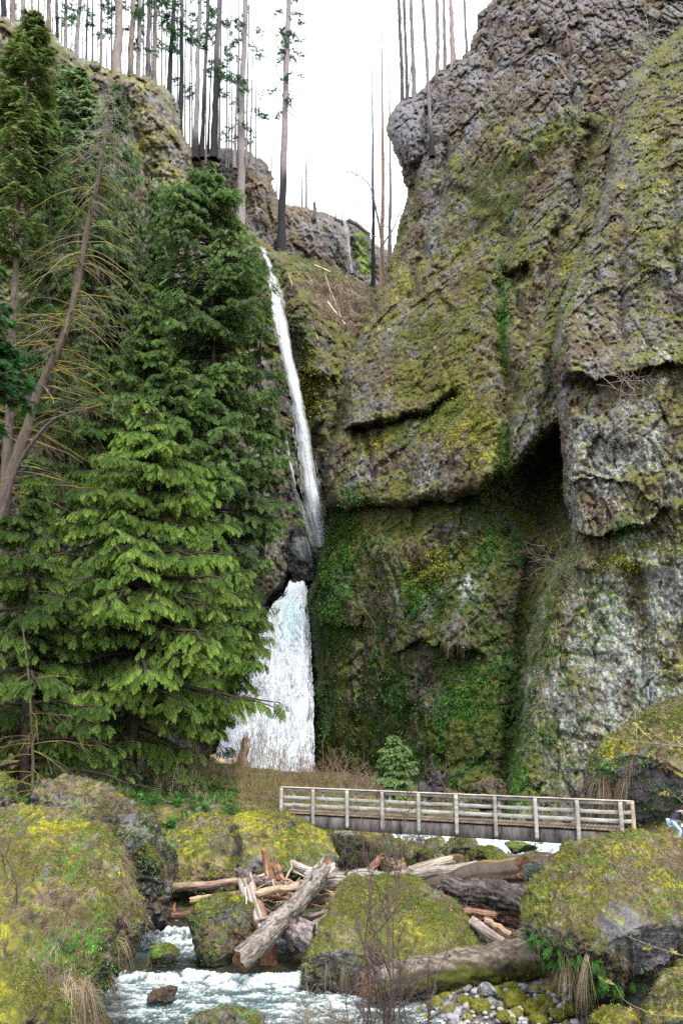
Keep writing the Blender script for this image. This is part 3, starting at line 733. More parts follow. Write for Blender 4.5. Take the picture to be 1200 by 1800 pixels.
# foam gathers below each drop
def below(y0, k): 
    yy = wy + .6 * (fbm(np.stack([wx * .8, wy * .3, wy * 0], -1), 3, 3) - .5) * 2
    return sstep(y0 - k, y0 - k * .45, yy) * (1 - sstep(y0 + .1, y0 + .5, yy))
foam = .85 * below(30.1 - 0, 5.5) + .9 * below(34.0, 2.8) * (1 - sstep(-4.0, -1.5, wx)) + .62 * below(49.3, 2.4) * sstep(3.5, 6, wx) + .12 * below(48, 8) * sstep(4, 7, wx)
Pw = np.stack([wx, wy, lv * 0], -1)
flow = Pw + .8 * (np.stack([noise(Pw * .5, 61), noise(Pw * .5, 62), Pw[..., 2] * 0], -1) - .5)
chop = fbm(flow * np.array([1.5, 4.2, 1]), 31, 6, .68)
chop2 = ridged(flow * np.array([5., 12., 1]), 35, 4, .7)
foamv = np.clip(foam * 1.0 + dn * .75 + .05, 0, 1.4)
foamm = sstep(.70, 1.32, foamv * .62 + (chop - .5) * 1.9 + (chop2 - .62) * 1.5 + .12)
lv = lv + (.05 + .22 * np.clip(foamv, 0, 1)) * (chop - .5) + (.03 + .11 * foamv) * (chop2 - .5)
teal = np.clip(foam, 0, 1)[..., None]
deep = np.array([.018, .024, .02]) * np.ones(Pw.shape)
shal = np.array([.06, .05, .03])
k = sstep(.4, .7, fbm(Pw * .6, 51, 3))[..., None]
deep = deep * (1 - k * .6) + shal * k * .6
cw = deep * (1 - teal * .75) + np.array([.07, .12, .12]) * teal * .75
cw = cw * (1 - foamm[..., None]) + np.array([.70, .76, .79]) * foamm[..., None]
i = np.arange(len(ys) - 1)[:, None] * len(xs) + np.arange(len(xs) - 1)[None]
m, nt, b = newmat('creek_water')
at_ = nt.nodes.new('ShaderNodeAttribute'); at_.attribute_name = 'Col'; nt.links.new(at_.outputs['Color'], b.inputs['Base Color'])
a2 = nt.nodes.new('ShaderNodeAttribute'); a2.attribute_name = 'foam'
mr = nt.nodes.new('ShaderNodeMapRange'); mr.inputs['To Min'].default_value = .08; mr.inputs['To Max'].default_value = .7
nt.links.new(a2.outputs['Fac'], mr.inputs['Value']); nt.links.new(mr.outputs[0], b.inputs['Roughness'])
tc = nt.nodes.new('ShaderNodeTexCoord'); nz = nt.nodes.new('ShaderNodeTexNoise'); nz.inputs['Scale'].default_value = 5; nz.inputs['Detail'].default_value = 4
mp = nt.nodes.new('ShaderNodeMapping'); mp.inputs['Scale'].default_value = (1, 2.2, 1)
nt.links.new(tc.outputs['Object'], mp.inputs[0]); nt.links.new(mp.outputs[0], nz.inputs['Vector'])
bp = nt.nodes.new('ShaderNodeBump'); bp.inputs['Strength'].default_value = .5; bp.inputs['Distance'].default_value = .06
nt.links.new(nz.outputs['Fac'], bp.inputs['Height']); nt.links.new(bp.outputs[0], b.inputs['Normal'])
b.inputs['IOR'].default_value = 1.33
o = mesh('creek', np.stack([wx, wy, lv], -1).reshape(-1, 3), np.stack([i, i + 1, i + len(xs) + 1, i + len(xs)], -1).reshape(-1, 4), m, cols=cw.reshape(-1, 3), attr={'foam': foamm.ravel()})
tag(o, kind='structure')
# ------------------------------------------------------------------ boulders
_ico = {}
def ico(s):
    if s not in _ico:
        bm = bmesh.new(); bmesh.ops.create_icosphere(bm, subdivisions=s, radius=1)
        V = np.array([v.co[:] for v in bm.verts]); Fc = np.array([[v.index for v in f.verts] for f in bm.faces]); bm.free()
        _ico[s] = (V, Fc)
    return _ico[s]

def vnormals(V, Fc):
    fn = np.cross(V[Fc[:, 1]] - V[Fc[:, 0]], V[Fc[:, 2]] - V[Fc[:, 0]])
    n = np.zeros_like(V)
    for k in range(3):
        for j in range(3): n[:, j] += np.bincount(Fc[:, k], fn[:, j], len(V))
    return norm(n)

def boulder(outline, Y, label, T=None, sub=7, w=None, lean=.35, seed=0, name='boulder', amp=.12, group=None, fine=.03, cat='boulder', square=.62, centre=None, wp=None, facet=.5, cuts=11, bare=1.):
    pts = np.array(outline, float)
    cx, cy = centre if centre else ((pts[:, 0].min() + pts[:, 0].max()) / 2, (pts[:, 1].min() + pts[:, 1].max()) / 2)
    W = at(pts[:, 0], pts[:, 1], Y); C = at(cx, cy, Y)
    ox, oz = W[:, 0] - C[0], W[:, 2] - C[2]
    th = np.linspace(-math.pi, math.pi, 361)
    r = np.zeros(361)
    for i in range(len(pts)):
        x0, z0, x1, z1 = ox[i], oz[i], ox[(i + 1) % len(pts)], oz[(i + 1) % len(pts)]
        dx, dz = np.cos(th), np.sin(th); ex, ez = x1 - x0, z1 - z0
        den = dx * ez - dz * ex; den = np.where(abs(den) < 1e-9, 1e-9, den)
        t_ = (x0 * ez - z0 * ex) / den; u_ = (x0 * dz - z0 * dx) / den
        r = np.maximum(r, np.where((t_ > 0) & (u_ >= -1e-6) & (u_ <= 1 + 1e-6), t_, 0))
    ker = np.ones(9) / 9; r = np.convolve(np.r_[r[-5:-1], r, r[1:5]], ker, 'valid')
    V, Fc = ico(sub)
    ang = np.arctan2(V[:, 2], V[:, 0]); rho = np.hypot(V[:, 0], V[:, 2])
    rr = np.interp(ang, th, r) * rho ** square
    if T is None: T = r.mean() * .9
    size = r.mean()
    P = np.stack([C[0] + rr * np.cos(ang), C[1] + T * V[:, 1] * (.4 + .6 * abs(V[:, 1])) ** .0, C[2] + rr * np.sin(ang)], -1)
    P[:, 1] += lean * (P[:, 2] - C[2])
    # keep the silhouette where it is when a point moves along the view
    s = (P[:, 1] / Y)[:, None]; P[:, [0, 2]] = (EYE + (P - EYE) * s ** .85)[:, [0, 2]]
    # broken faces: slice the lump with planes
    crg = np.random.default_rng(seed + 900); P0c = P.mean(0)
    for _ in range(cuts):
        cd = norm(crg.normal(size=3) * np.array([1, 1.2, .9])); h = (P - P0c) @ cd; lim = h.max() * crg.uniform(.6, .88)
        P = P - cd * (np.clip(h - lim, 0, None) * .94)[:, None]
    n = vnormals(P, Fc)
    f1, f2, cid, off = vor(P / (size * .55) + seed, seed + 3)
    d = (fbm(P / size * 1.3, seed, 4) - .5) * 2 * size * amp + (fbm(P * 2.2, seed + 7, 4) - .5) * 2 * size * amp * .4 + ((cid - .5) + off[:, 0] * (cid - .5) * 2) * size * amp * facet
    g1, g2, gid, goff = vor(P * 1.9, seed + 6)
    d = d + (gid - .5) * .16 * min(size, 1.5) * facet
    d = d + min(1, size / 2) * (.5 * (fbm(P * 1.0, seed + 21, 4) - .5) + .17 * (ridged(P * 2.2, seed + 22, 4) - .6))
    d = d + fine * (fbm(P * 9, seed + 9, 4, .65) - .5) * 4
    P = P + n * d[:, None]
    n = vnormals(P, Fc)
    w0 = dict(olive=.35, brown=.25, yellow=.1, green=-.05, dry=.05, grey=.1, dark=.0)
    w0.update(w or {})
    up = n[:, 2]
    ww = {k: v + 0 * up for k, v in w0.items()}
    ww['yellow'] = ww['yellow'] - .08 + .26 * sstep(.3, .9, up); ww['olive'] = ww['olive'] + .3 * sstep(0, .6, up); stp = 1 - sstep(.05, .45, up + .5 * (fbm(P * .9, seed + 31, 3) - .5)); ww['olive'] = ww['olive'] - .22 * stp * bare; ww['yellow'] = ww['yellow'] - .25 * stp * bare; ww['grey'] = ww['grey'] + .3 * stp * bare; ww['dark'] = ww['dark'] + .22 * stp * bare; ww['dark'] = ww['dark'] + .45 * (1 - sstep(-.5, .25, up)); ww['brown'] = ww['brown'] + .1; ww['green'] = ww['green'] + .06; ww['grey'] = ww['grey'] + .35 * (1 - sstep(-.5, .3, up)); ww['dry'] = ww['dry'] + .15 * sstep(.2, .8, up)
    # photo position of each vertex, for growths and rock tones placed there, some darker toward the base
    dv = P - EYE; zc = dv @ FWD; qx = 600 + F * dv[:, 0] / zc; qy = 900 - F * (dv @ UPV) / zc
    if wp:
        for k, v in wp(qx, qy).items(): ww[k] = ww.get(k, -.4) + v
    c, E = mosaic(P, ww, seed=seed + 2000, sc_=(.9, 7.0), sharp=9)
    c = c * (.62 + .62 * fbm(P * 1.7, seed + 77, 3))[:, None]
    base = np.array([C[0], C[1], P[:, 2].min()])
    o = mesh(name, P - base, Fc, M_ROCK, cols=c); o.location = base
    tag(o, label, cat, group)
    ks = list(ww)
    z0 = P[:, 2].min()
    SCAT[label] = dict(P=P, n=n, px=qx, py=qy, E={k: E[:, i] for i, k in enumerate(ks)}, front=(n * norm(EYE - P)).sum(-1))
    return o

B = boulder
B([(-120, 1440), (-40, 1425), (30, 1424), (100, 1422), (150, 1445), (190, 1480), (228, 1530), (242, 1600), (234, 1650), (212, 1700), (175, 1750), (165, 1800), (150, 1900), (-120, 1900)], 25.5,
  'big mossy boulder with dry grass filling the lower left corner', T=3.2, sub=8, lean=.75, seed=3, cuts=5, bare=.5, centre=(40, 1650), w=dict(dry=.08, yellow=.05, olive=.36, brown=.34), amp=.06,
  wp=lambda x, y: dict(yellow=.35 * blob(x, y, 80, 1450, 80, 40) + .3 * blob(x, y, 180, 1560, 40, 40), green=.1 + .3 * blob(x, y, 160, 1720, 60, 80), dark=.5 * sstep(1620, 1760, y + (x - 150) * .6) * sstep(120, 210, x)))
B([(-60, 1640), (20, 1650), (60, 1690), (100, 1760), (120, 1900), (-60, 1900)], 22.0, 'yellow mossy rock below the grassy corner boulder', T=1.4, sub=7, seed=5, lean=.6, w=dict(yellow=.35, olive=.45, dry=.0), amp=.08)
B([(40, 1395), (75, 1372), (110, 1362), (160, 1380), (215, 1410), (262, 1438), (290, 1465), (302, 1510), (298, 1560), (290, 1600), (288, 1625), (240, 1640), (200, 1640), (120, 1620), (40, 1560)], 33.5,
  'tall dark boulder with a mossy sloping top behind the grassy one', T=2.6, sub=8, lean=.45, seed=8, centre=(190, 1510), w=dict(grey=.2, dark=.25, brown=.35, olive=.2), amp=.08, facet=1.0,
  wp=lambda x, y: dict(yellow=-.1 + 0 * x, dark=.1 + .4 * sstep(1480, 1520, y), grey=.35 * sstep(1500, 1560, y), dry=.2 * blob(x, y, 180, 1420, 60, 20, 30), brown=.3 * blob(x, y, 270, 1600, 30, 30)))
B([(-40, 1350), (0, 1355), (22, 1375), (36, 1420), (20, 1440), (-40, 1440)], 37, 'small yellow mossy boulder cut by the left edge', T=.9, sub=6, seed=11, w=dict(yellow=.4))
B([(2, 1430), (12, 1424), (26, 1426), (30, 1434), (20, 1440), (4, 1440)], 30, 'little moss capped stone on top of the grassy boulder', T=.3, sub=5, seed=12, name='stone', cat='stone')
B([(366, 1490), (385, 1455), (425, 1432), (468, 1426), (505, 1432), (545, 1450), (580, 1478), (592, 1510), (585, 1545), (480, 1560), (400, 1555)], 38.3,
  'mossy orange yellow boulder under the left end of the footbridge', T=2.0, sub=7, lean=.6, seed=14, cuts=3, amp=.1, w=dict(yellow=.3, olive=.3), wp=lambda x, y: dict(rust=.45 * blob(x, y, 520, 1460, 70, 40) + .0, grey=.3 * blob(x, y, 500, 1530, 90, 25), yellow=.25 * blob(x, y, 450, 1450, 60, 25)))
B([(284, 1500), (310, 1455), (350, 1436), (400, 1436), (450, 1460), (475, 1520), (460, 1570), (300, 1570)], 39.0, 'grassy mossy bank boulder left of the orange yellow one', T=1.8, sub=7, seed=16, cuts=3, lean=.8, w=dict(yellow=.25, dry=.2, green=.1))
B([(558, 1490), (575, 1460), (620, 1455), (660, 1475), (670, 1520), (660, 1560), (590, 1560)], 41.5, 'dark wet rock streaked grey beneath the footbridge', T=1.2, sub=6, seed=18, lean=.2, w=dict(dark=.3, lichen=.1, olive=.3))
B([(290, 1580), (300, 1555), (340, 1560), (400, 1560), (430, 1580), (420, 1620), (300, 1622)], 38.5, 'low dark mossy rock behind the floating sticks', T=1.0, sub=6, seed=19, w=dict(dark=.3, dgreen=.3, olive=.2))
B([(333, 1610), (345, 1585), (380, 1575), (420, 1575), (442, 1590), (446, 1640), (445, 1690), (430, 1702), (380, 1700), (345, 1690), (334, 1650)], 31.6,
  'square green mossy boulder standing in the creek left of the logjam', T=1.1, sub=7, seed=21, lean=.2, square=.6, amp=.07, w=dict(yellow=.15, olive=.45, green=.05))
B([(505, 1720), (520, 1640), (545, 1590), (600, 1556), (650, 1540), (700, 1535), (750, 1555), (800, 1595), (835, 1640), (850, 1680), (845, 1730), (700, 1750)], 30.7,
  'rounded mossy boulder in the middle in front of the logjam', T=1.7, sub=8, seed=24, cuts=5, bare=.6, lean=.8, amp=.05, w=dict(dry=.1, yellow=.06, olive=.42, green=.05, brown=.3))
B([(916, 1575), (938, 1545), (962, 1515), (1000, 1486), (1060, 1474), (1120, 1474), (1200, 1480), (1300, 1500), (1330, 1700), (1200, 1720), (1120, 1745), (1060, 1748), (1000, 1712), (955, 1680), (918, 1640), (906, 1600)], 28.0,
  'great mossy boulder with ferns under it at the lower right', T=3.4, sub=8, seed=27, cuts=8, lean=.55, centre=(1090, 1610), amp=.06, w=dict(dry=.15, yellow=.2, olive=.35, rust=-.05),
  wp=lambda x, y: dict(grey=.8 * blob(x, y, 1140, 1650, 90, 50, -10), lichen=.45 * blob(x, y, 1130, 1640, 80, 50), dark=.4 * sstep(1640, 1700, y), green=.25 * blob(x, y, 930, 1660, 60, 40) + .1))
B([(1022, 1400), (1035, 1360), (1052, 1320), (1090, 1285), (1140, 1240), (1190, 1195), (1260, 1140), (1420, 1120), (1420, 1560), (1100, 1530), (1030, 1480)], 42.5,
  'huge mossy outcrop above the right end of the footbridge', T=5.0, sub=8, seed=30, cuts=9, lean=.5, centre=(1220, 1350), amp=.05, w=dict(olive=.3, brown=.35, dry=.1), facet=.9,
  wp=lambda x, y: dict(yellow=.55 * blob(x, y, 1060, 1350, 40, 60), grey=.55 * sstep(1370, 1420, y + (1100 - x) * .2), lichen=.3 * sstep(1370, 1420, y), green=.1, dry=.3 * blob(x, y, 1130, 1250, 60, 30, -40)))
B([(1120, 1790), (1135, 1745), (1165, 1712), (1200, 1695), (1290, 1680), (1290, 1900), (1120, 1880)], 23.5, 'mossy rock cut by the bottom right corner', T=1.4, sub=7, seed=33, lean=.5, amp=.08, w=dict(dry=.15))
B([(1025, 1800), (1035, 1775), (1065, 1768), (1100, 1772), (1125, 1785), (1130, 1850), (1030, 1850)], 24, 'low mossy stone beside the bottom right rock', T=.6, sub=6, seed=34)
B([(315, 1810), (330, 1785), (365, 1772), (400, 1768), (435, 1778), (470, 1782), (482, 1800), (480, 1850), (320, 1850)], 24.6, 'mossy rock breaking the creek at the bottom edge', T=.8, sub=6, seed=36, w=dict(yellow=.25, green=.1))
B([(250, 1680), (262, 1664), (280, 1656), (300, 1660), (318, 1674), (326, 1686), (300, 1692), (262, 1692)], 31.2, 'small bright green mossy rock amid the white water', T=.55, sub=6, seed=38, w=dict(lime=.45, green=.35, brown=.3), wp=lambda x, y: dict(brown=.4 * blob(x, y, 285, 1685, 16, 8)))
B([(252, 1752), (270, 1742), (295, 1735), (312, 1733), (318, 1742), (316, 1756), (290, 1762), (256, 1762)], 28.3, 'flat bare brown rock in the rapid', T=.45, sub=6, seed=40, lean=.1, w=dict(brown=.8, olive=-.4, yellow=-.6, grey=.2, dry=-.4))
B([(162, 1800), (168, 1770), (182, 1770), (196, 1800), (190, 1850), (165, 1850)], 24.4, 'wet olive rock at the foot of the grassy boulder', T=.4, sub=6, seed=41, w=dict(olive=.6))
B([(812, 1515), (818, 1498), (840, 1488), (865, 1487), (888, 1495), (896, 1512), (885, 1530), (830, 1530)], 40.5, 'round bright mossy boulder by the creek bend beneath the bridge', T=.9, sub=6, seed=43, w=dict(yellow=.3, green=.15, brown=0))
B([(875, 1490), (890, 1480), (915, 1477), (938, 1483), (944, 1493), (900, 1500)], 45.5, 'flat green mossy rock below the little cascade', T=.7, sub=6, seed=45, w=dict(lime=.2, green=.3))
B([(915, 1540), (925, 1530), (945, 1530), (955, 1545), (930, 1552)], 36.5, 'small mossy stone beside the great right boulder', T=.35, sub=5, seed=46, name='stone', cat='stone', w=dict(lime=.2, green=.3))
for k, (pts, Y) in enumerate([([(778, 1500), (785, 1478), (805, 1468), (830, 1470), (842, 1485), (838, 1505)], 43), ([(720, 1515), (730, 1495), (755, 1490), (775, 1500), (772, 1520)], 41), ([(770, 1520), (785, 1500), (808, 1500), (822, 1518), (800, 1530)], 40.5), ([(665, 1500), (672, 1480), (700, 1478), (722, 1490), (720, 1515)], 42.5), ([(690, 1525), (700, 1508), (730, 1510), (740, 1530)], 40), ([(742, 1490), (750, 1475), (775, 1470), (785, 1485), (770, 1500)], 44.5)]):
    B(pts, Y, ['grey green round rock under the bridge nearest the cascade', 'mossy rock among brambles under the bridge middle', 'dark round rock left of the bright mossy boulder', 'mossy rock under the bridge behind the middle boulder', 'low mossy rock just above the logjam', 'shadowed rock directly under the bridge beam'][k], T=.7, sub=5, seed=50 + k, w=dict(grey=.3, olive=.35, dark=.15))
B([(818, 1400), (830, 1378), (855, 1366), (880, 1370), (900, 1385), (905, 1420), (820, 1420)], 58, 'dark wet boulder at the foot of the green crevice', T=1.5, sub=6, seed=60, w=dict(dark=.4, brown=.4, olive=.1, yellow=-.3))
B([(240, 1400), (250, 1340), (270, 1312), (300, 1310), (320, 1330), (350, 1365), (360, 1400)], 58, 'mossy boulder beneath the low cedar boughs', T=2.2, sub=7, seed=62, w=dict(olive=.5, brown=.3, dark=.1))
B([(505, 985), (512, 955), (530, 940), (545, 955), (556, 985), (552, 1020), (515, 1025)], 95.5, 'black wet rock splitting the foot of the upper falls', T=2.0, sub=6, seed=64, w=dict(wet=.8, dark=.4, olive=-.1, yellow=-.5, brown=-.2, dry=-.5), amp=.15)
# plunge rocks high on the right ridge
for k, (x, y, r, Y) in enumerate([(778, 170, 10, 107), (812, 158, 6, 104), (792, 150, 5, 106)]):
    B([(x + r * math.cos(a), y + r * .8 * math.sin(a)) for a in np.linspace(0, 6, 9)], Y, ['largest brown loose rock on the right ridge', 'loose rock on the ridge slope right of the brown one', 'smallest loose rock on the ridge above the brown one'][k], T=.6, sub=4, seed=70 + k, name='rock', cat='rock', w=dict(brown=.5, grey=.4, yellow=-.4, olive=-.2))
B([(156, 118), (160, 108), (172, 105), (182, 112), (182, 124), (165, 126)], 99, 'pale round rock on the left ridge crest', T=.7, sub=5, seed=75, name='rock', cat='rock', w=dict(yellow=.2, dry=.4))

# ------------------------------------------------------------------ bank of stones
def cobble(px, py, rpx, mossy, sd):
    z = float(ground_z(*atz(px, py, .45)[:2])) + .12
    c = atz(px, py, z); r = rpx * mpp(c[1])
    V, Fc = ico(4)
    q = np.array([r * rng.uniform(.9, 1.25), r * rng.uniform(.8, 1.1), r * rng.uniform(.55, .8)])
    a = rng.uniform(0, 6.28); P = V * q
    P = P @ np.array([[math.cos(a), math.sin(a), 0], [-math.sin(a), math.cos(a), 0], [0, 0, 1]])
    n = norm(P); 
    f1, f2, cid, off = vor(P / (r * 1.2) + sd, sd)
    P = P + n * ((fbm(P / r * 1.2 + sd, sd, 3) - .5)[:, None] * r * .5 + (cid - .5)[:, None] * r * .16)
    if mossy: P = P + n * ((fbm(P * 14, sd + 1, 3) - .5) * .12 * min(1, r * 5))[:, None]
    n = vnormals(P, Fc)
    tone = rng.choice([0, 1, 2, 3]); bc = np.array([(.30, .30, .31), (.22, .22, .24), (.36, .33, .29), (.16, .16, .18)][tone]) * rng.uniform(.8, 1.2)
    c0 = np.ones_like(P) * bc * (1 + .5 * (fbm(P * 9, sd, 3) - .5))[:, None]
    if mossy:
        k = sstep(.1, .5, n[:, 2] * .5 + fbm(P * 6, sd + 4, 3) + (.25 if mossy > 1 else -.15))[:, None]
        mc = np.array(PAL['olive']) * (1 - (f := fbm(P * 16, sd + 6, 2)[:, None])) + np.array(PAL['yellow']) * f
        c0 = c0 * (1 - k) + mc * .65 * k
    o = mesh('stone', P, Fc, M_STONE, cols=c0); o.location = c + np.array([0, 0, r * .15])
    if mossy == 2:
        PW = P + c + np.array([0, 0, r * .15]); dv = PW - EYE; zc = dv @ FWD; kk = k[:, 0]
        SCAT['cobble%d' % sd] = dict(P=PW, n=n, px=600 + F * dv[:, 0] / zc, py=900 - F * (dv @ UPV) / zc, E=dict(olive=kk * .5, yellow=kk * .4, green=kk * .1, dry=kk * .02), front=(n * norm(EYE - PW)).sum(-1))
    return o
big = [(905, 1762, 26, 2), (872, 1748, 16, 2), (842, 1772, 24, 2), (935, 1775, 22, 2), (898, 1738, 18, 2), (958, 1760, 18, 2), (968, 1740, 14, 2), (785, 1782, 20, 1), (735, 1738, 14, 1), (815, 1760, 14, 2), (980, 1786, 18, 2), (838, 1745, 13, 0),
       (768, 1765, 16, 1), (945, 1794, 18, 2), (885, 1790, 17, 2), (1000, 1775, 16, 2), (700, 1768, 12, 0), (800, 1742, 12, 1)]
for k, (x, y, r, mo) in enumerate(big):
    o = cobble(x, y, r * .68, mo, 500 + k)
    if mo == 2: tag(o, 'moss covered round stone on the gravel bank at lower right', 'stone', 'mossy stones on the gravel bank')
    else: tag(o, 'grey worn stone the size of a bucket on the gravel bank', 'stone', 'large grey stones on the gravel bank')
pt = B([(832, 1748), (838, 1735), (852, 1722), (862, 1732), (876, 1745), (868, 1750), (845, 1752)], 27.6, 'pointed grey slab sticking up before the fallen mossy log', T=.3, sub=5, seed=80, name='stone', cat='stone', w=dict(grey=.8, olive=-.2, yellow=-.6, lichen=.2, dry=-.5, brown=.1), facet=.8, amp=.1)
n_ = 0
for k in range(900):
    if n_ >= 240: break
    x = rng.uniform(620, 1010); y = rng.uniform(1733, 1806)
    if y < 1733 + (700 - x) * .35 or (x > 880 and y < 1750 and rng.random() < .5): continue
    r = rng.choice([3, 4, 5, 7, 9], p=[.3, .3, .2, .13, .07])
    mo = 1 if rng.random() < .18 else 0
    o = cobble(x, y, r, mo, 600 + k); n_ += 1
    if mo: tag(o, 'small half mossy stone among the cobbles on the creek bank', 'stone', 'half mossy cobbles on the bank')
    else: tag(o, 'small bare grey cobble on the creek bank', 'stone', 'grey cobbles on the bank')
# ------------------------------------------------------------------ conifers
def spray_proto(kind, seed):
    """unit spray along +x, flat in xy, as kites: returns (m,4,3) corners and (m,) tip factor"""
    r = np.random.default_rng(seed); K = []; T = []
    def kite(p, d, l, w, t, zt=0.):
        d = np.array(d) / np.linalg.norm(d); s = np.array([-d[1], d[0], r.normal() * .35])
        m = p + d * l * .4; e = p + d * l
        e = e + np.array([0, 0, -.18 * l])
        K.append([p, m - s * w, e, m + s * w]); T.append(t)
    if kind == 'cedar':
        n = 12; W = .062
        for i in range(n):
            t = i / (n - 1) * .85; p = np.array([t, .08 * math.sin(t * 3 + seed), -.28 * t * t])
            for sd in (-1, 1):
                a = math.radians(r.uniform(34, 56)); l = (.12 + .32 * math.sin(math.pi * min(1, .25 + t * .8))) * r.uniform(.7, 1.15)
                kite(p, (math.cos(a), sd * math.sin(a), 0), l, W * .62, t)
        kite(np.array([.75, .03, -.2]), (1, 0, -.2), .3, W, 1)
        kite(np.array([0, 0, 0.]), (1, 0, -.1), .85, .035, .2)
    elif kind == 'fir':
        n = 12
        for i in range(n):
            t = i / (n - 1) * .9; p = np.array([t, 0, -.12 * t * t])
            for sd in (-1, 1):
                a = math.radians(r.uniform(45, 75)); l = (.30 * (1 - t) + .12) * r.uniform(.7, 1.15)
                kite(p, (math.cos(a), sd * math.sin(a), 0), l, .042, t)
        kite(np.array([0, 0, 0.]), (1, 0, -.06), 1.0, .04, .9)
    else:  # fern
        n = 14
        for i in range(n):
            t = i / (n - 1) * .95; p = np.array([t, 0, .12 * math.sin(t * 3) - .3 * t * t])
            for sd in (-1, 1):
                l = (.04 + .26 * math.sin(math.pi * (.12 + .86 * t)))
                kite(p, (.35, sd, 0), l, .034, t)
    return np.array(K), np.array(T)
PROTO = {k: [spray_proto(k, s) for s in range(4)] for k in ('cedar', 'fir', 'fern')}

def sprays(kind, P, D, Nn, S, c0, c1, jit=.22, rg=None):
    """place sprays: positions, directions, normals, sizes -> V, F, C"""
    rg = rg or rng
    n = len(P); X = norm(D); Yv = norm(np.cross(Nn, X)); Z = np.cross(X, Yv)
    which = rg.integers(0, 4, n); Vs = []; Cs = []
    c0 = np.broadcast_to(np.asarray(c0, float), (n, 3)); c1 = np.broadcast_to(np.asarray(c1, float), (n, 3))
    for k in range(4):
        m = which == k
        if not m.any(): continue
        K, T = PROTO[kind][k]
        q = K.reshape(-1, 3)
        W = P[m][:, None] + S[m][:, None, None] * (q[None, :, 0:1] * X[m][:, None] + q[None, :, 1:2] * Yv[m][:, None] + q[None, :, 2:3] * Z[m][:, None])
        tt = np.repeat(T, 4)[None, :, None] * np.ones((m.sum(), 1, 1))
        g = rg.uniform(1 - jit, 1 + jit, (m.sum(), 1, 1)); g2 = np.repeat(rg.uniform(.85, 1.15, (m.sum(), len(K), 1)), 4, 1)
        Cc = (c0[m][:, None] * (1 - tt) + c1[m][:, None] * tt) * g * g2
        Vs.append(W.reshape(-1, 3)); Cs.append(Cc.reshape(-1, 3))
    V = np.concatenate(Vs); C = np.concatenate(Cs)
    return V, np.arange(len(V)).reshape(-1, 4), C

def path_at(pts, t):
    t = np.clip(t, 0, 1) * (len(pts) - 1); i = np.clip(t.astype(int), 0, len(pts) - 2); f = (t - i)[:, None]
    return pts[i] * (1 - f) + pts[i + 1] * f

def smooth_path(pts, n=24):
    pts = np.array(pts, float)
    d = np.r_[0, np.cumsum(np.linalg.norm(np.diff(pts, axis=0), axis=1))]; u = np.linspace(0, d[-1], n)
    P = np.stack([np.interp(u, d, pts[:, k]) for k in range(3)], -1)
    for _ in range(3): P[1:-1] = (P[:-2] + 2 * P[1:-1] + P[2:]) / 4
    return P

def trunk_obj(pts, r0, r1, parent, col, seed=0, char=None, flare=.35, sides=9, n=28):
    P = smooth_path(pts, n); t = np.linspace(0, 1, n)
    R = r0 * (1 - t) + r1 * t + r0 * flare * np.exp(-t * n * .5)
    if sides > 5: P[1:-1] += (np.stack([noise(np.stack([t * 6, t * 0, t * 0 + seed + k], -1), seed) for k in (1, 2, 3)], -1)[1:-1] - .5) * r0 * .5
    V, Fc = tubes(P[None], R[None], sides, rough=max(r0 * .8, .05), s=seed)
    C = np.array(col) * (.7 + .6 * fbm(V * np.array([5, 5, .8]), seed, 3))[:, None]
    if char is not None:
        h = (V[:, 2] - P[0, 2]) / (P[-1, 2] - P[0, 2] + 1e-6)
        k = sstep(char + .05, char - .05, h + .12 * (fbm(V * np.array([3, 3, .5]), seed + 4, 2) - .5))[:, None]
        C = C * (1 - k) + np.array([.018, .018, .02]) * k
    return child('trunk', V, Fc, M_BARK, parent, cols=C), P

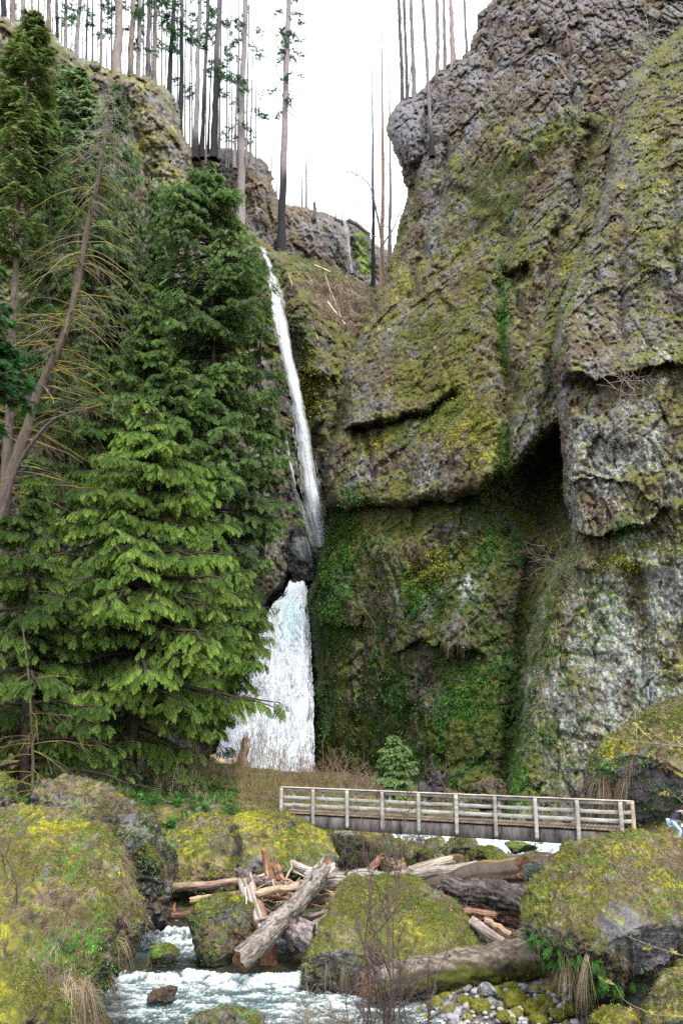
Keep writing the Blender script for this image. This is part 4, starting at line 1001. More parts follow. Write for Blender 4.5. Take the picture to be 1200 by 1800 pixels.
def conifer(name, label, trunk, r0, nb, Lf, kind='cedar', t0=.1, t1=1., droop=.35, elev=.05, size=.8, c0=(.02, .055, .012), c1=(.07, .16, .03), dens=1., seed=0, lat=.42, bark=(.10, .075, .06),
            moss=0., sag=.5, group=None, az=None, limbr=.022, r1=.03, up=.0, patch=.35, cat='tree', tw=3, keep=1.):
    if kind == 'cedar': bark = (.055, .042, .034)
    rg = np.random.default_rng(seed)
    pts = np.array(trunk, float)
    root = thing(name, pts[0], label, cat, group)
    _, TP = trunk_obj(pts, r0, r1, root, bark, seed)
    t = t0 + (t1 - t0) * np.sort(rg.uniform(0, 1, nb) ** .9)
    L = np.array([Lf(x) for x in t]) * rg.uniform(.7, 1.12, nb)
    a = rg.uniform(0, 2 * math.pi, nb)
    L = L * (.62 + .85 * noise(np.stack([np.cos(a) * 1.2, np.sin(a) * 1.2 + seed, t * 7], -1), seed) ** 1.2)
    if az is not None: a = az[0] + rg.uniform(-az[1], az[1], nb)
    H = np.stack([np.cos(a), np.sin(a), 0 * a], -1)
    S0 = path_at(TP, t); k = 9; s = np.linspace(0, 1, k)[None, :, None]
    el = (elev + up * t + rg.normal(0, .08, nb))[:, None, None]; dr = (droop * rg.uniform(.7, 1.3, nb))[:, None, None]
    LL = L[:, None, None]
    BP = S0[:, None] + H[:, None] * LL * s + np.array([0, 0, 1.]) * LL * (el * s - dr * s * s + .35 * dr * s ** 4)
    BP += (rg.normal(size=(nb, k, 3)) * .025 * LL) * s
    BR = np.maximum(.012, L[:, None] * limbr * (1 - .85 * s[..., 0]))
    V, Fc = tubes(BP, BR, 5)
    C = np.array(bark) * .8 * np.ones_like(V)
    if moss:
        mm = (fbm(V * 1.5, seed, 2) + .25 * moss - .1)[:, None]
        kk = sstep(.45, .6, mm); C = C * (1 - kk) + np.array([.24, .20, .03]) * kk
    bg_ = Bag(); bg_.add(V, Fc, C)
    # laterals
    fr = np.linspace(.12, 1, 13); side = np.array([-1, 1])
    bi = np.repeat(np.arange(nb), len(fr) * 2); ff = np.tile(np.repeat(fr, 2), nb); sd = np.tile(side, nb * len(fr))
    m = rg.random(len(bi)) < dens * keep; bi, ff, sd = bi[m], ff[m], sd[m]
    ff = np.clip(ff + rg.normal(0, .03, len(ff)), .05, 1)
    def bpos(b, f):
        u = f * (k - 1); i = np.clip(u.astype(int), 0, k - 2); g = (u - i)[:, None]
        return BP[b, i] * (1 - g) + BP[b, i + 1] * g, norm(BP[b, i + 1] - BP[b, i])
    Q, Tn = bpos(bi, ff)
    Hs = norm(np.cross(Tn, np.array([0, 0, 1.]))) * sd[:, None]
    ang = np.radians(rg.uniform(35, 65, len(bi)))[:, None]
    LD = norm(Tn * np.cos(ang) + Hs * np.sin(ang) + np.array([0, 0, -.12]))
    ll = L[bi] * lat * (1.08 - ff) * (.35 + .65 * np.minimum(1, ff * 3)) * rg.uniform(.7, 1.2, len(bi)) + size * .25
    nl = 4; sl = np.linspace(0, 1, nl)[None, :, None]
    LP = Q[:, None] + LD[:, None] * ll[:, None, None] * sl - np.array([0, 0, 1.]) * (sag * .35 * ll[:, None, None] * sl ** 2)
    V, Fc = tubes(LP, np.maximum(.008, ll[:, None] * .014 * (1 - .8 * sl[..., 0])), 3)
    bg_.add(V, Fc, np.array(bark) * .8)
    bg_.build('branches', M_BARK if moss else M_TWIG, root)
    # sprays along laterals
    ns = np.maximum(1, np.round(ll / (size * .38)).astype(int)); ns = np.minimum(ns, 14)
    li = np.repeat(np.arange(len(ll)), ns); fs = (np.concatenate([np.linspace(.3, 1, n_) for n_ in ns]) if len(ns) else np.zeros(0))
    fs = np.clip(fs + rg.normal(0, .05, len(fs)), 0, 1)
    u = fs * (nl - 1); i = np.clip(u.astype(int), 0, nl - 2); g = (u - i)[:, None]
    SP = LP[li, i] * (1 - g) + LP[li, i + 1] * g
    Td = norm(LP[li, i + 1] - LP[li, i]); sx = rg.choice([-1, 1], len(li))[:, None]
    Hn = norm(np.cross(Td, np.array([0, 0, 1.]))) * sx
    sa = np.radians(rg.uniform(5, 55, len(li)))[:, None]
    SD = norm(Td * np.cos(sa) + Hn * np.sin(sa) + np.array([0, 0, -1.]) * (sag * rg.uniform(.3, 1.2, (len(li), 1))))
    NN = norm(np.array([0, 0, 1.]) + rg.normal(0, .35, SD.shape) + np.array([0, -.35, 0]))
    SS = size * rg.uniform(.65, 1.15, len(li))
    # thin the crown in clumps so the rock shows through
    cl = fbm(SP * (1.2 / max(L.mean(), 1)) * 1.6 + seed, seed + 5, 3)
    kp = rg.random(len(SP)) < sstep(patch - .16, patch + .12, cl)
    SP, SD, NN, SS = SP[kp], SD[kp], NN[kp], SS[kp]
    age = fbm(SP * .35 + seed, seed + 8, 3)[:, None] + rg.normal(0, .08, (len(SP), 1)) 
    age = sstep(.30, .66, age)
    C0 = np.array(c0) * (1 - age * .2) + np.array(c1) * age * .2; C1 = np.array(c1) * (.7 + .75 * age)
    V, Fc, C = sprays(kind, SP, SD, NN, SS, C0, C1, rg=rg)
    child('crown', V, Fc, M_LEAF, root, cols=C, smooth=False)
    return root

def tp(pts, Y):
    """trunk points from (px, py) at distance Y, or (px, py, Y)"""
    return [at(p[0], p[1], p[2] if len(p) > 2 else Y) for p in pts]

def shape(*a):
    xs, ys = zip(*a)
    return lambda t: float(np.interp(t, xs, ys))

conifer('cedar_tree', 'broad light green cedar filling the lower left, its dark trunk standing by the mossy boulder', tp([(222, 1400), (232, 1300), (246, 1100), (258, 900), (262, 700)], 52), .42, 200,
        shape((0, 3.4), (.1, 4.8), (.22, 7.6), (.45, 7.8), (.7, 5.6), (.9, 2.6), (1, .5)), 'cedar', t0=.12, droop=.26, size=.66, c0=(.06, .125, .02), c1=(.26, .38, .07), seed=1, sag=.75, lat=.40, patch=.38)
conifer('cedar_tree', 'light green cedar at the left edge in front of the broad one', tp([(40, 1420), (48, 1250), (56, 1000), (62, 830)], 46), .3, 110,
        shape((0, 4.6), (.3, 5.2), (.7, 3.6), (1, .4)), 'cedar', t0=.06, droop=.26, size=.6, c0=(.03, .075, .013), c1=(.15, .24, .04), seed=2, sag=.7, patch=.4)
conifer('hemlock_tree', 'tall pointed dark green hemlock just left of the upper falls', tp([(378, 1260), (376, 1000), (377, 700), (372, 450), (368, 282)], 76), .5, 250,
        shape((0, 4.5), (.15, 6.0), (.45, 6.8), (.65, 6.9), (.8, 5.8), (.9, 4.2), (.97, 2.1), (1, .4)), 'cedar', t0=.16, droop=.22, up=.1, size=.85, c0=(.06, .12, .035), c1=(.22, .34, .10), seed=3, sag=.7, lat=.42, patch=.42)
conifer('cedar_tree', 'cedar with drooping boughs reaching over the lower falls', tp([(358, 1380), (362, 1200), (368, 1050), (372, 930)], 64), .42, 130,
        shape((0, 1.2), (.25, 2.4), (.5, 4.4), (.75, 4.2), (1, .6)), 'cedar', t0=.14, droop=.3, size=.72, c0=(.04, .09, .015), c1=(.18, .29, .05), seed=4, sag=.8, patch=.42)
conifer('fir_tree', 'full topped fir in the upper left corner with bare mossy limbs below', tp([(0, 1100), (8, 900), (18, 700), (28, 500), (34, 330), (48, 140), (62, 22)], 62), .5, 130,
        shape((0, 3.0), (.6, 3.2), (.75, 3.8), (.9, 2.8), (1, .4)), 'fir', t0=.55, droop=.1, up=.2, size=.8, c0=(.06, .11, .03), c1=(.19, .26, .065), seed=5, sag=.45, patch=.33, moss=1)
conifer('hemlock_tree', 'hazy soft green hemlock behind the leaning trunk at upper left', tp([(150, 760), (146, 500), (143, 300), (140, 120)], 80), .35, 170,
        shape((0, 4.5), (.4, 5.6), (.7, 5.0), (.9, 3), (1, .6)), 'fir', t0=.05, droop=.2, size=.9, c0=(.07, .13, .055), c1=(.22, .32, .12), seed=6, patch=.42, sag=.6)  # its haze is painted, lightened into the leaf colours
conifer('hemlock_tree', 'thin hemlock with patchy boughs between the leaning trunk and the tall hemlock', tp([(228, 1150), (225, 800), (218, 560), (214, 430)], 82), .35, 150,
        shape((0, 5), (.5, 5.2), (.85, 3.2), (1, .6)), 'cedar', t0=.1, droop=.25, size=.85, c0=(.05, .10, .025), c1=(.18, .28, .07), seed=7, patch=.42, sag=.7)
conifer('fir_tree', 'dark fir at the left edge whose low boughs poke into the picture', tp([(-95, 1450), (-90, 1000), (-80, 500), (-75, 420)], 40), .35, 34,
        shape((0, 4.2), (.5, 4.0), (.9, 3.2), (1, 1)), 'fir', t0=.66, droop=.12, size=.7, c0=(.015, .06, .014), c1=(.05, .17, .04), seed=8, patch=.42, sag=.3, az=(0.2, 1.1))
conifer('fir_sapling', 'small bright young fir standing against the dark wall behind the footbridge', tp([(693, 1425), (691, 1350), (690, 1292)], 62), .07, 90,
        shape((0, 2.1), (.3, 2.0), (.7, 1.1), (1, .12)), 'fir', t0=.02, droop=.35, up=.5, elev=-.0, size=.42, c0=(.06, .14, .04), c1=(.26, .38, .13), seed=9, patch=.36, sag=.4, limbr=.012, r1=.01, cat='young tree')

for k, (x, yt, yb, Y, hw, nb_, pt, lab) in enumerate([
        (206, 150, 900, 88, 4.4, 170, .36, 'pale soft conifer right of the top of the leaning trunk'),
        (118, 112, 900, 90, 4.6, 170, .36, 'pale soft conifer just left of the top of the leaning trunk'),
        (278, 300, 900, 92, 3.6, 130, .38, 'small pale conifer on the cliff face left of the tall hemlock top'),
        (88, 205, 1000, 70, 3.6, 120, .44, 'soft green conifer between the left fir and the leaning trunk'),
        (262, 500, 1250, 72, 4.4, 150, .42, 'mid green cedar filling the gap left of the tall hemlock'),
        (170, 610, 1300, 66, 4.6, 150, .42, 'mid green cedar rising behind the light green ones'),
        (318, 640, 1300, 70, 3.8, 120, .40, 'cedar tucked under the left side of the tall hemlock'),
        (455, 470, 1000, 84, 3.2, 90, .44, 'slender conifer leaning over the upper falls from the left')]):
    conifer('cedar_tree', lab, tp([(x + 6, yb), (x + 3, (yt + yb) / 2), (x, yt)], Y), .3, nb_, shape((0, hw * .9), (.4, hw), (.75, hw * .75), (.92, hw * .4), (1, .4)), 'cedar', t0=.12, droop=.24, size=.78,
            c0=((.07, .13, .055) if Y > 85 else (.05, .10, .025)), c1=((.23, .33, .13) if Y > 85 else (.18, .29, .07)), seed=60 + k, patch=pt, sag=.7)  # farther trees get paler greens: distance haze put into the leaf colour

# --- the leaning trunk with mossy drooping limbs
def limbs(root, TP, t0, t1, n, Lf, down, col, mossy, seed, tw=6, up=0., thin=.014, name='limbs', az=None, floor=.012):
    rg = np.random.default_rng(seed)
    t = rg.uniform(t0, t1, n); L = np.array([Lf(x) for x in t]) * rg.uniform(.6, 1.15, n); a = rg.uniform(0, 6.283, n) if az is None else az[0] + rg.uniform(-az[1], az[1], n)
    H = np.stack([np.cos(a), np.sin(a) * .8, rg.normal(0, .22, n)], -1); k = 8; s = np.linspace(0, 1, k)[None, :, None]
    S0 = path_at(TP, t); LL = L[:, None, None]
    d = (down * rg.uniform(.5, 1.4, n))[:, None, None]
    P = S0[:, None] + H[:, None] * LL * s + np.array([0, 0, 1.]) * LL * (.12 * s - d * s ** 1.6 + up * s * s)
    P += np.cumsum(rg.normal(size=P.shape), 1) * .022 * LL * s
    V, Fc = tubes(P, np.maximum(floor, L[:, None] * thin * (1 - .8 * s[..., 0])), 4)
    kk = sstep(.4, .55, fbm(V * 1.2, seed, 2) + mossy * .3 - .12)[:, None]
    C = np.array(col) * (1 - kk) + np.array([.20, .165, .03]) * kk * (.7 + .6 * rg.random((len(V), 1)))
    b = Bag(); b.add(V, Fc, C)
    if tw:
        m = n * tw; bi = np.repeat(np.arange(n), tw); f = rg.uniform(.25, 1, m)
        u = f * (k - 1); i = np.clip(u.astype(int), 0, k - 2); g = (u - i)[:, None]
        Q = P[bi, i] * (1 - g) + P[bi, i + 1] * g; T = norm(P[bi, i + 1] - P[bi, i])
        D = norm(T + rg.normal(size=T.shape) * .6 + np.array([0, 0, -.25 * (down > .2)]))
        l = L[bi] * rg.uniform(.12, .38, m); ss = np.linspace(0, 1, 4)[None, :, None]
        TPp = Q[:, None] + D[:, None] * l[:, None, None] * ss - np.array([0, 0, .3]) * l[:, None, None] * ss ** 2 * (1 if down > .2 else -.3)
        V, Fc = tubes(TPp, np.maximum(floor * .7, l[:, None] * .010 * (1 - .7 * ss[..., 0])), 3)
        b.add(V, Fc, np.array(col) * 1.25)
    return b.build(name, M_TWIG, root)

pts = tp([(-2, 1000), (2, 890), (22, 820), (48, 755), (72, 680), (92, 640), (118, 570), (140, 490), (152, 420), (166, 350), (180, 290), (186, 240), (192, 160)], 60)
t = thing('leaning_fir', pts[0], 'leaning brown trunk curving up at left with yellow mossy drooping limbs', 'tree')
_, TP = trunk_obj(pts, .55, .06, t, (.095, .072, .058), 11, n=40)
limbs(t, TP, .38, .92, 150, shape((.3, 4.0), (.6, 5.2), (.8, 4.2), (1, 2)), .62, (.14, .12, .10), .7, 12, tw=8)
limbs(t, TP, .12, .4, 34, shape((0, 6), (.4, 5)), .35, (.07, .06, .05), .3, 13, tw=7, thin=.02, name='low_limbs', az=(0, 1.3))
limbs(t, TP, .8, 1., 70, shape((.8, 3.4), (1, 1.4)), .3, (.33, .31, .29), 0, 14, tw=8, name='bare_twigs')
pts = tp([(0, 1100), (8, 900), (18, 700), (28, 500), (34, 330), (48, 140)], 61.4)
t = thing('mossy_snag', pts[0], 'straight dark trunk hung with bare mossy limbs near the left edge', 'tree')
_, TP = trunk_obj(pts, .48, .1, t, (.10, .08, .07), 15, n=40)
limbs(t, TP, .3, .9, 120, shape((0, 4.2), (.6, 4.2), (1, 2.6)), .2, (.09, .08, .07), .6, 16, tw=6)
pts = tp([(-20, 1300), (-6, 1040), (6, 940), (14, 860), (40, 800), (80, 745), (95, 725), (130, 722), (210, 708)], 57)
t = thing('crooked_limb_tree', pts[0], 'dark crooked limb branching right from the thick trunk at left', 'tree')
_, TP = trunk_obj(pts, .42, .04, t, (.07, .055, .05), 17, n=40)
limbs(t, TP, .4, 1., 60, shape((0, 3), (1, 2.4)), .35, (.12, .10, .08), .4, 18, tw=6)
pts = tp([(125, 930), (124, 740), (127, 600), (130, 520), (140, 400)], 72)
t = thing('bare_snag', pts[0], 'slim bare snag with pale hanging twigs behind the leaning trunk', 'tree')
_, TP = trunk_obj(pts, .16, .03, t, (.16, .12, .10), 19)
limbs(t, TP, .05, 1., 130, shape((0, 3.4), (1, 2.6)), .7, (.22, .19, .16), .35, 20, tw=7)
pts = tp([(60, 1440), (58, 1330), (50, 1180), (40, 1100)], 43)
t = thing('mossy_shrub', pts[0], 'leafless shrub of long yellow mossy twigs at the left edge', 'shrub')
_, TP = trunk_obj(pts, .10, .03, t, (.10, .09, .05), 21)
limbs(t, TP, .1, .75, 26, shape((0, 3.4), (1, 2.4)), .45, (.13, .11, .05), .5, 22, tw=9, thin=.01)

# ------------------------------------------------------------------ ridge trees
def pole(label, x0, y0, x1, y1, wpx, Y, col=(.21, .18, .17), char=None, twigs=26, tl=2.2, green=0, seed=0, group='bare trunks on the left ridge', name='burned_tree', side='l', gt=(.3, 1.), topw=.62):
    if y1 < 5: x1 = x0 + (x1 - x0) * (y0 + 90) / max(y0 - y1, 1); y1 = -90
    Ys = Y + (0 if 'lower down the cliff' in label else 6.)
    pts = tp([(x0, y0 + 26), (x0, y0), (x0 * .5 + x1 * .5 + random.uniform(-1, 1), (y0 + y1) / 2), (x1, y1)], Ys)
    r = wpx * mpp(Y) * .5
    t = thing(name, pts[0], label, 'tree', group)
    small = wpx < 5; r = wpx * mpp(Ys) * .5
    trunk_obj(pts, r, r * (topw if y1 < 0 else .2), t, col, seed, char, flare=.5, sides=5 if small else 8, n=16 if small else 26)
    TP = smooth_path(pts, 26)
    if twigs: limbs(t, TP, .12, 1., twigs, shape((0, tl), (1, tl * .7)), .18, np.array(col) * .75, 0, seed + 5, tw=4, thin=.012, name='crown', floor=.02)
    if green:
        green = int(green * 1.7)
        rg = np.random.default_rng(seed + 9); n = green
        tt = rg.uniform(gt[0], gt[1], n); a = rg.uniform(0, 6.28, n); L = rg.uniform(1.5, 4.5, n)
        H = np.stack([np.cos(a), np.sin(a) * .6, 0 * a], -1); S0 = path_at(TP, tt); m = 26
        f = rg.uniform(.2, 1, (n, m, 1))
        P = S0[:, None] + H[:, None] * L[:, None, None] * f + np.array([0, 0, -.35]) * L[:, None, None] * f ** 2 + rg.normal(size=(n, m, 3)) * np.array([.35, .35, .22])
        D = H[:, None] + rg.normal(size=(n, m, 3)) * .7
        P, D = P.reshape(-1, 3), norm(D.reshape(-1, 3))
        V, Fc, C = sprays('fir', P, D, norm(np.array([0, 0, 1.]) + rg.normal(size=P.shape) * .4), rg.uniform(.5, 1.1, len(P)), (.03, .08, .035), (.07, .16, .06), rg=rg)
        child('foliage', V, Fc, M_LEAF, t, cols=C, smooth=False)
        V, Fc = tubes(S0[:, None] + H[:, None] * L[:, None, None] * np.linspace(0, 1, 5)[None, :, None] + np.array([0, 0, -.35]) * L[:, None, None] * np.linspace(0, 1, 5)[None, :, None] ** 2, np.full((n, 5), .03), 3)
        child('crown', V, Fc, M_TWIG, t, cols=np.ones_like(V) * .08)
    return t
ORD = ['first', 'second', 'third', 'fourth', 'fifth', 'sixth', 'seventh', 'eighth', 'ninth', 'tenth', 'eleventh', 'twelfth', 'thirteenth', 'fourteenth', 'fifteenth', 'sixteenth', 'seventeenth', 'eighteenth', 'nineteenth', 'twentieth',
       'twenty-first', 'twenty-second', 'twenty-third', 'twenty-fourth', 'twenty-fifth', 'twenty-sixth', 'twenty-seventh', 'twenty-eighth', 'twenty-ninth', 'thirtieth', 'thirty-first', 'thirty-second', 'thirty-third', 'thirty-fourth']
DK = (.10, .09, .095); GR = (.20, .185, .18); RB = (.17, .135, .115)
left = [(6, 60, 7, 0, 13, DK, .5, 0), (22, 34, 23, 0, 13, RB, None, 0), (41, 34, 41, 0, 10, GR, None, 0), (56, 46, 57, 0, 6, GR, None, 0), (68, 66, 68, 0, 5, RB, None, 0), (85, 76, 88, 0, 11, RB, .25, 4), (101, 98, 101, 0, 8, DK, .4, 0), (115, 104, 117, 0, 8, GR, None, 4),
        (134, 140, 141, 0, 10, GR, .2, 8), (152, 120, 154, 0, 5, RB, None, 4), (163, 112, 164, 0, 4, GR, None, 0), (178, 118, 179, 0, 6, RB, None, 5), (196, 122, 197, 0, 3.5, GR, None, 0), (206, 124, 209, 0, 19, (.21, .175, .16), None, 6), (230, 136, 235, 0, 12, RB, .12, 8),
        (245, 136, 247, 0, 8, GR, None, 3), (259, 136, 262, 0, 10, DK, None, 5), (271, 140, 273, 0, 10, RB, None, 8), (297, 156, 306, 0, 10, DK, .5, 10), (312, 170, 313, 0, 3, GR, None, 0), (317, 226, 320, 0, 10, DK, .6, 6), (343, 254, 352, 0, 11, GR, .1, 8), (355, 252, 366, 0, 8, DK, .3, 6),
        (366, 254, 374, 60, 5, DK, .8, 0), (375, 254, 387, 0, 13, DK, .45, 10), (385, 262, 390, 0, 4, GR, None, 5), (407, 264, 409, 40, 3, GR, None, 0), (413, 270, 421, 20, 6, GR, None, 5), (422, 380, 431, 0, 14, (.20, .175, .17), None, 9), (432, 310, 438, 0, 4, GR, None, 4), (439, 318, 446, 40, 5, GR, None, 4)]
for k, (x0, y0, x1, y1, w_, col, ch, gr) in enumerate(left):
    Y = float(np.interp(x0, [0, 200, 320, 345, 420, 440], [95, 103, 111, 128, 124, 126])) + (6 if w_ < 6 else 0)
    lab = '%s burned trunk from the left on the left ridge, %s %s' % (ORD[k], 'thick' if w_ > 11 else ('slim' if w_ < 7 else 'medium'), {DK: 'and blackened', GR: 'and grey', RB: 'and brown'}.get(col, 'and pinkish brown'))
    pole(lab, x0, y0, x1, y1, w_, Y, col, ch, twigs=30 if w_ > 4 else 16, green=gr, seed=200 + k)
# thin far snags among them
SNX = [92, 108, 125, 146, 171, 187, 220, 252, 284, 290, 325, 333, 398, 402, 30, 50, 76, 240, 266, 302, 338, 362, 382, 418, 428, 450]
for k, x in enumerate([92, 108, 125, 146, 171, 187, 220, 252, 284, 290, 325, 333, 398, 402, 30, 50, 76, 240, 266, 302, 338, 362, 382, 418, 428, 450]):
    y0 = float(np.interp(x, [20, 90, 170, 290, 330, 400, 450], [30, 80, 118, 160, 256, 270, 280])); w_ = random.uniform(1.8, 3.6)
    pole('slender far snag among the thicker trunks, the %s such one from the left' % ORD[sorted(SNX).index(x)], x, y0, x + random.uniform(0, 5), -20, w_, 128, random.choice([DK, GR, RB]), None, twigs=14, tl=1.6, seed=300 + k, group='slender snags behind the ridge trunks', name='thin_snag')
pole('tall tree with a charred black foot left of the sky gap', 494, 432, 508, 0, 14.5, 126, (.22, .18, .19), .26, twigs=16, green=20, seed=240, group='trees in the sky gap', gt=(.45, 1.))
pole('thin straight snag standing alone mid sky', 538, 362, 539, 138, 4, 150, RB, None, twigs=50, tl=1.3, seed=241, group='trees in the sky gap')
pole('short reddish snag beside the lone thin one', 531, 362, 531, 262, 3.6, 150, RB, None, twigs=26, tl=1.2, seed=242, group='trees in the sky gap')
pole('crooked thin dead stem right of the ridge rock', 477, 290, 487, 178, 2.4, 145, GR, None, twigs=12, tl=1.2, seed=243, group='trees in the sky gap')
pole('faint thin stem beside the charred tree', 486, 320, 487, 180, 2.2, 147, GR, None, twigs=16, tl=1.2, seed=244, group='trees in the sky gap')
for k, (x, y0, y1) in enumerate([(590, 378, 318), (601, 384, 288), (626, 392, 275), (635, 396, 312)]):
    pole('%s of the four tiny dead snags on the far hill' % ['leftmost', 'second', 'tallest', 'rightmost'][k], x, y0, x + 1, y1, 2.2, 158, DK, None, twigs=24, tl=.9, seed=245 + k, group='tiny snags on the far hill')
pole('slim snag with a blackened lower half in the notch', 656, 500, 654, 115, 8, 126, DK, .4, twigs=80, tl=1.6, seed=251, group='snags in the notch')
pole('orange barked peeling snag in the notch', 672, 486, 672, 45, 9, 121, (.34, .20, .14), None, twigs=90, tl=2.2, seed=252, group='snags in the notch', topw=.3)
pole('grey snag touching the cliff in the notch', 685, 450, 684, 95, 7.5, 130, GR, None, twigs=60, tl=1.8, seed=253, group='snags in the notch')
right = [(707, 178, 701, 0, 7.5, 112), (716, 172, 709, 0, 7.5, 111), (728, 158, 723, 0, 8.5, 110), (759, 250, 742, 0, 8, 105), (769, 126, 766, 0, 8, 109), (781, 118, 780, 0, 7, 109), (796, 108, 792, 0, 10, 108), (820, 90, 816, 0, 5, 108)]
rl = ['leftmost bare trunk on the rock knob', 'second bare trunk on the rock knob', 'third bare trunk on the rock knob', 'leaning trunk rooted lower down the cliff with a black foot', 'trunk on the right ridge just right of the leaning one', 'slim trunk between two thicker ones on the right ridge', 'thickest brown trunk on the right ridge', 'rightmost thin dark trunk below the cliff top']
for k, (x0, y0, x1, y1, w_, Y) in enumerate(right):
    pole(rl[k], x0, y0, x1, y1, w_, Y - (4.5 if k == 3 else 0), (DK, DK, (.17, .14, .15), (.17, .14, .15), (.17, .14, .15), RB, (.25, .18, .17), DK)[k], .12 if k == 3 else None, twigs=60 if k < 4 else 14, tl=3.0 if k < 4 else 2, green=0, seed=260 + k, group='bare trunks on the right ridge')
pole('slim stem leaning against the third knob trunk', 717, 165, 726, 75, 3.5, 110.5, DK, None, twigs=20, seed=270, group='bare trunks on the right ridge')
# crooked snag and little cliff shrubs
pts = tp([(676, 580), (678, 520), (675, 492), (667, 400), (655, 345), (648, 318), (622, 303), (606, 300)], 107)
t = thing('crooked_snag', pts[0], 'crooked dark dead tree bending left across the notch', 'tree')
_, TP = trunk_obj(pts, .3, .05, t, (.09, .08, .075), 31, n=30)
limbs(t, TP, .3, 1, 26, shape((0, 4), (1, 2.5)), -.2, (.09, .08, .08), 0, 32, tw=6, thin=.02)
pts = tp([(672, 430), (690, 405), (706, 365), (704, 330)], 107)
t = thing('crooked_snag', pts[0], 'arching bare twig tree against the sky under the knob', 'tree')
_, TP = trunk_obj(pts, .12, .03, t, (.11, .10, .10), 33, n=30)
limbs(t, TP, .2, 1, 22, shape((0, 3), (1, 2.)), -.5, (.12, .11, .11), 0, 34, tw=6)

# ------------------------------------------------------------------ bare shrubs
def shrub(name, label, px, py, Y, n, L, col, spread=.7, seed=0, r=.012, tw=7, levels=2, group=None, wx=1.0, tips=None, cat='shrub', up=1., moss=0.):
    rg = np.random.default_rng(seed)
    p0 = at(px, py, Y); p0[2] = min(p0[2], float(ground_z(p0[0], p0[1])) + .3)
    t = thing(name, p0, label, cat, group)
    b = Bag(); a = rg.uniform(0, 6.28, n)
    D = norm(np.stack([np.cos(a) * spread * rg.uniform(.1, 1, n), np.sin(a) * spread * rg.uniform(.1, 1, n), np.full(n, up)], -1))
    P0 = p0 + np.stack([rg.normal(0, wx, n), rg.normal(0, wx * .4, n), rg.uniform(-.1, .0, n)], -1)
    l = L * rg.uniform(.5, 1.1, n); rad = r * rg.uniform(.7, 1.2, n)
    for lv in range(levels + 1):
        k = 6; s = np.linspace(0, 1, k)[None, :, None]; n_ = len(P0)
        bend = rg.normal(size=(n_, 1, 3)) * .22
        P = P0[:, None] + D[:, None] * l[:, None, None] * s + bend * l[:, None, None] * s * s + rg.normal(size=(n_, k, 3)) * .02 * l[:, None, None]
        if moss: P = P - np.array([0, 0, .3]) * l[:, None, None] * s ** 3
        V, Fc = tubes(P, rad[:, None] * (1 - .7 * s[..., 0]), 4 if lv == 0 else 3)
        C = np.array(col) * rg.uniform(.7, 1.3, (n_, 1, 1)) * np.ones((n_, len(V) // n_, 3))
        b.add(V, Fc, C.reshape(-1, 3))
        if lv == levels:
            tipP = P[:, -1]; break
        m = tw; bi = np.repeat(np.arange(n_), m); f = rg.uniform(.25, 1, n_ * m); u = f * (k - 1); i = np.clip(u.astype(int), 0, k - 2); g = (u - i)[:, None]
        P0 = P[bi, i] * (1 - g) + P[bi, i + 1] * g; T = norm(P[bi, i + 1] - P[bi, i])
        D = norm(T + rg.normal(size=T.shape) * .55); l = l[bi] * rg.uniform(.2, .5, len(bi)) * (1.15 - f * .5); rad = rad[bi] * .55
    b.build('stems', M_TWIG, t)
    if tips:
        nn_ = len(tipP); V, Fc = ribbons(tipP, norm(rg.normal(size=(nn_, 3)) + np.array([0, 0, .6])), np.full(nn_, tips[0]), tips[0] * .55, 0., 3)
        child('buds', V, Fc, M_GRASS, t, cols=np.ones_like(V) * np.array(tips[1]))
    return t
R1 = (.24, .15, .12); R2 = (.20, .15, .07); R3 = (.30, .25, .16)
for k, (x, y, Y, n, L, c, lab) in enumerate([(480, 1362, 80, 70, 5.2, R2, 'bare twiggy shrub standing before the white foot of the lower falls'), (430, 1400, 62, 80, 3.2, R2, 'olive brown thicket between the cedars and the footbridge'), (545, 1385, 66, 90, 3.2, R1, 'reddish bare bush right of the falls behind the bridge end'),
        (610, 1395, 62, 70, 2.6, R1, 'low reddish bush behind the second span of the bridge'), (520, 1420, 52, 90, 2.8, R2, 'brown bramble thicket just behind the left bridge end'), (360, 1400, 58, 60, 2.6, R2, 'leafless bush between the boulder and the thicket'),
        (310, 1410, 50, 30, 2.0, R3, 'thin bare bush by the trail left of the black stump'), (600, 1440, 46, 60, 2.2, R2, 'bramble bush seen through the bridge rails'), (460, 1420, 47, 60, 2.2, R2, 'dry bush left of the bridge post'), (655, 1400, 58, 30, 1.8, R1, 'small reddish bush left of the young fir'), (380, 1440, 44, 30, 1.4, R3, 'low dry brush above the mossy bank'),
        (720, 1500, 40.5, 60, 1.7, R3, 'tangled straw coloured brush under the middle of the bridge'), (650, 1500, 40.5, 50, 1.6, R2, 'mossy brush under the left of the bridge'), (760, 1475, 42.5, 26, 1.2, R3, 'wispy dead brush by the round rocks beneath the bridge')]):
    shrub('bare_shrub', lab, x, y, Y, int(n * (.45 if Y > 55 else .6)), L, c, seed=400 + k, wx=1.6 if Y > 50 else 1.0, r=.028 if Y > 55 else .018, tw=5)
FR = (.085, .06, .055)
shrub('bare_sapling', 'dark bare sapling rising in front of the middle boulder, tallest', 672, 1810, 22.5, 7, 5.6, FR, .2, 420, r=.03, tw=10, wx=.35)
shrub('bare_sapling', 'dark bare sapling to the right with upturned twigs before the boulder', 735, 1810, 22.5, 4, 4.6, FR, .38, 421, r=.028, tw=9, wx=.2)
shrub('bare_sapling', 'reddish thin stems left of the tallest sapling', 640, 1805, 23, 7, 4.4, (.13, .08, .07), .3, 422, r=.02, tw=7, wx=.35)
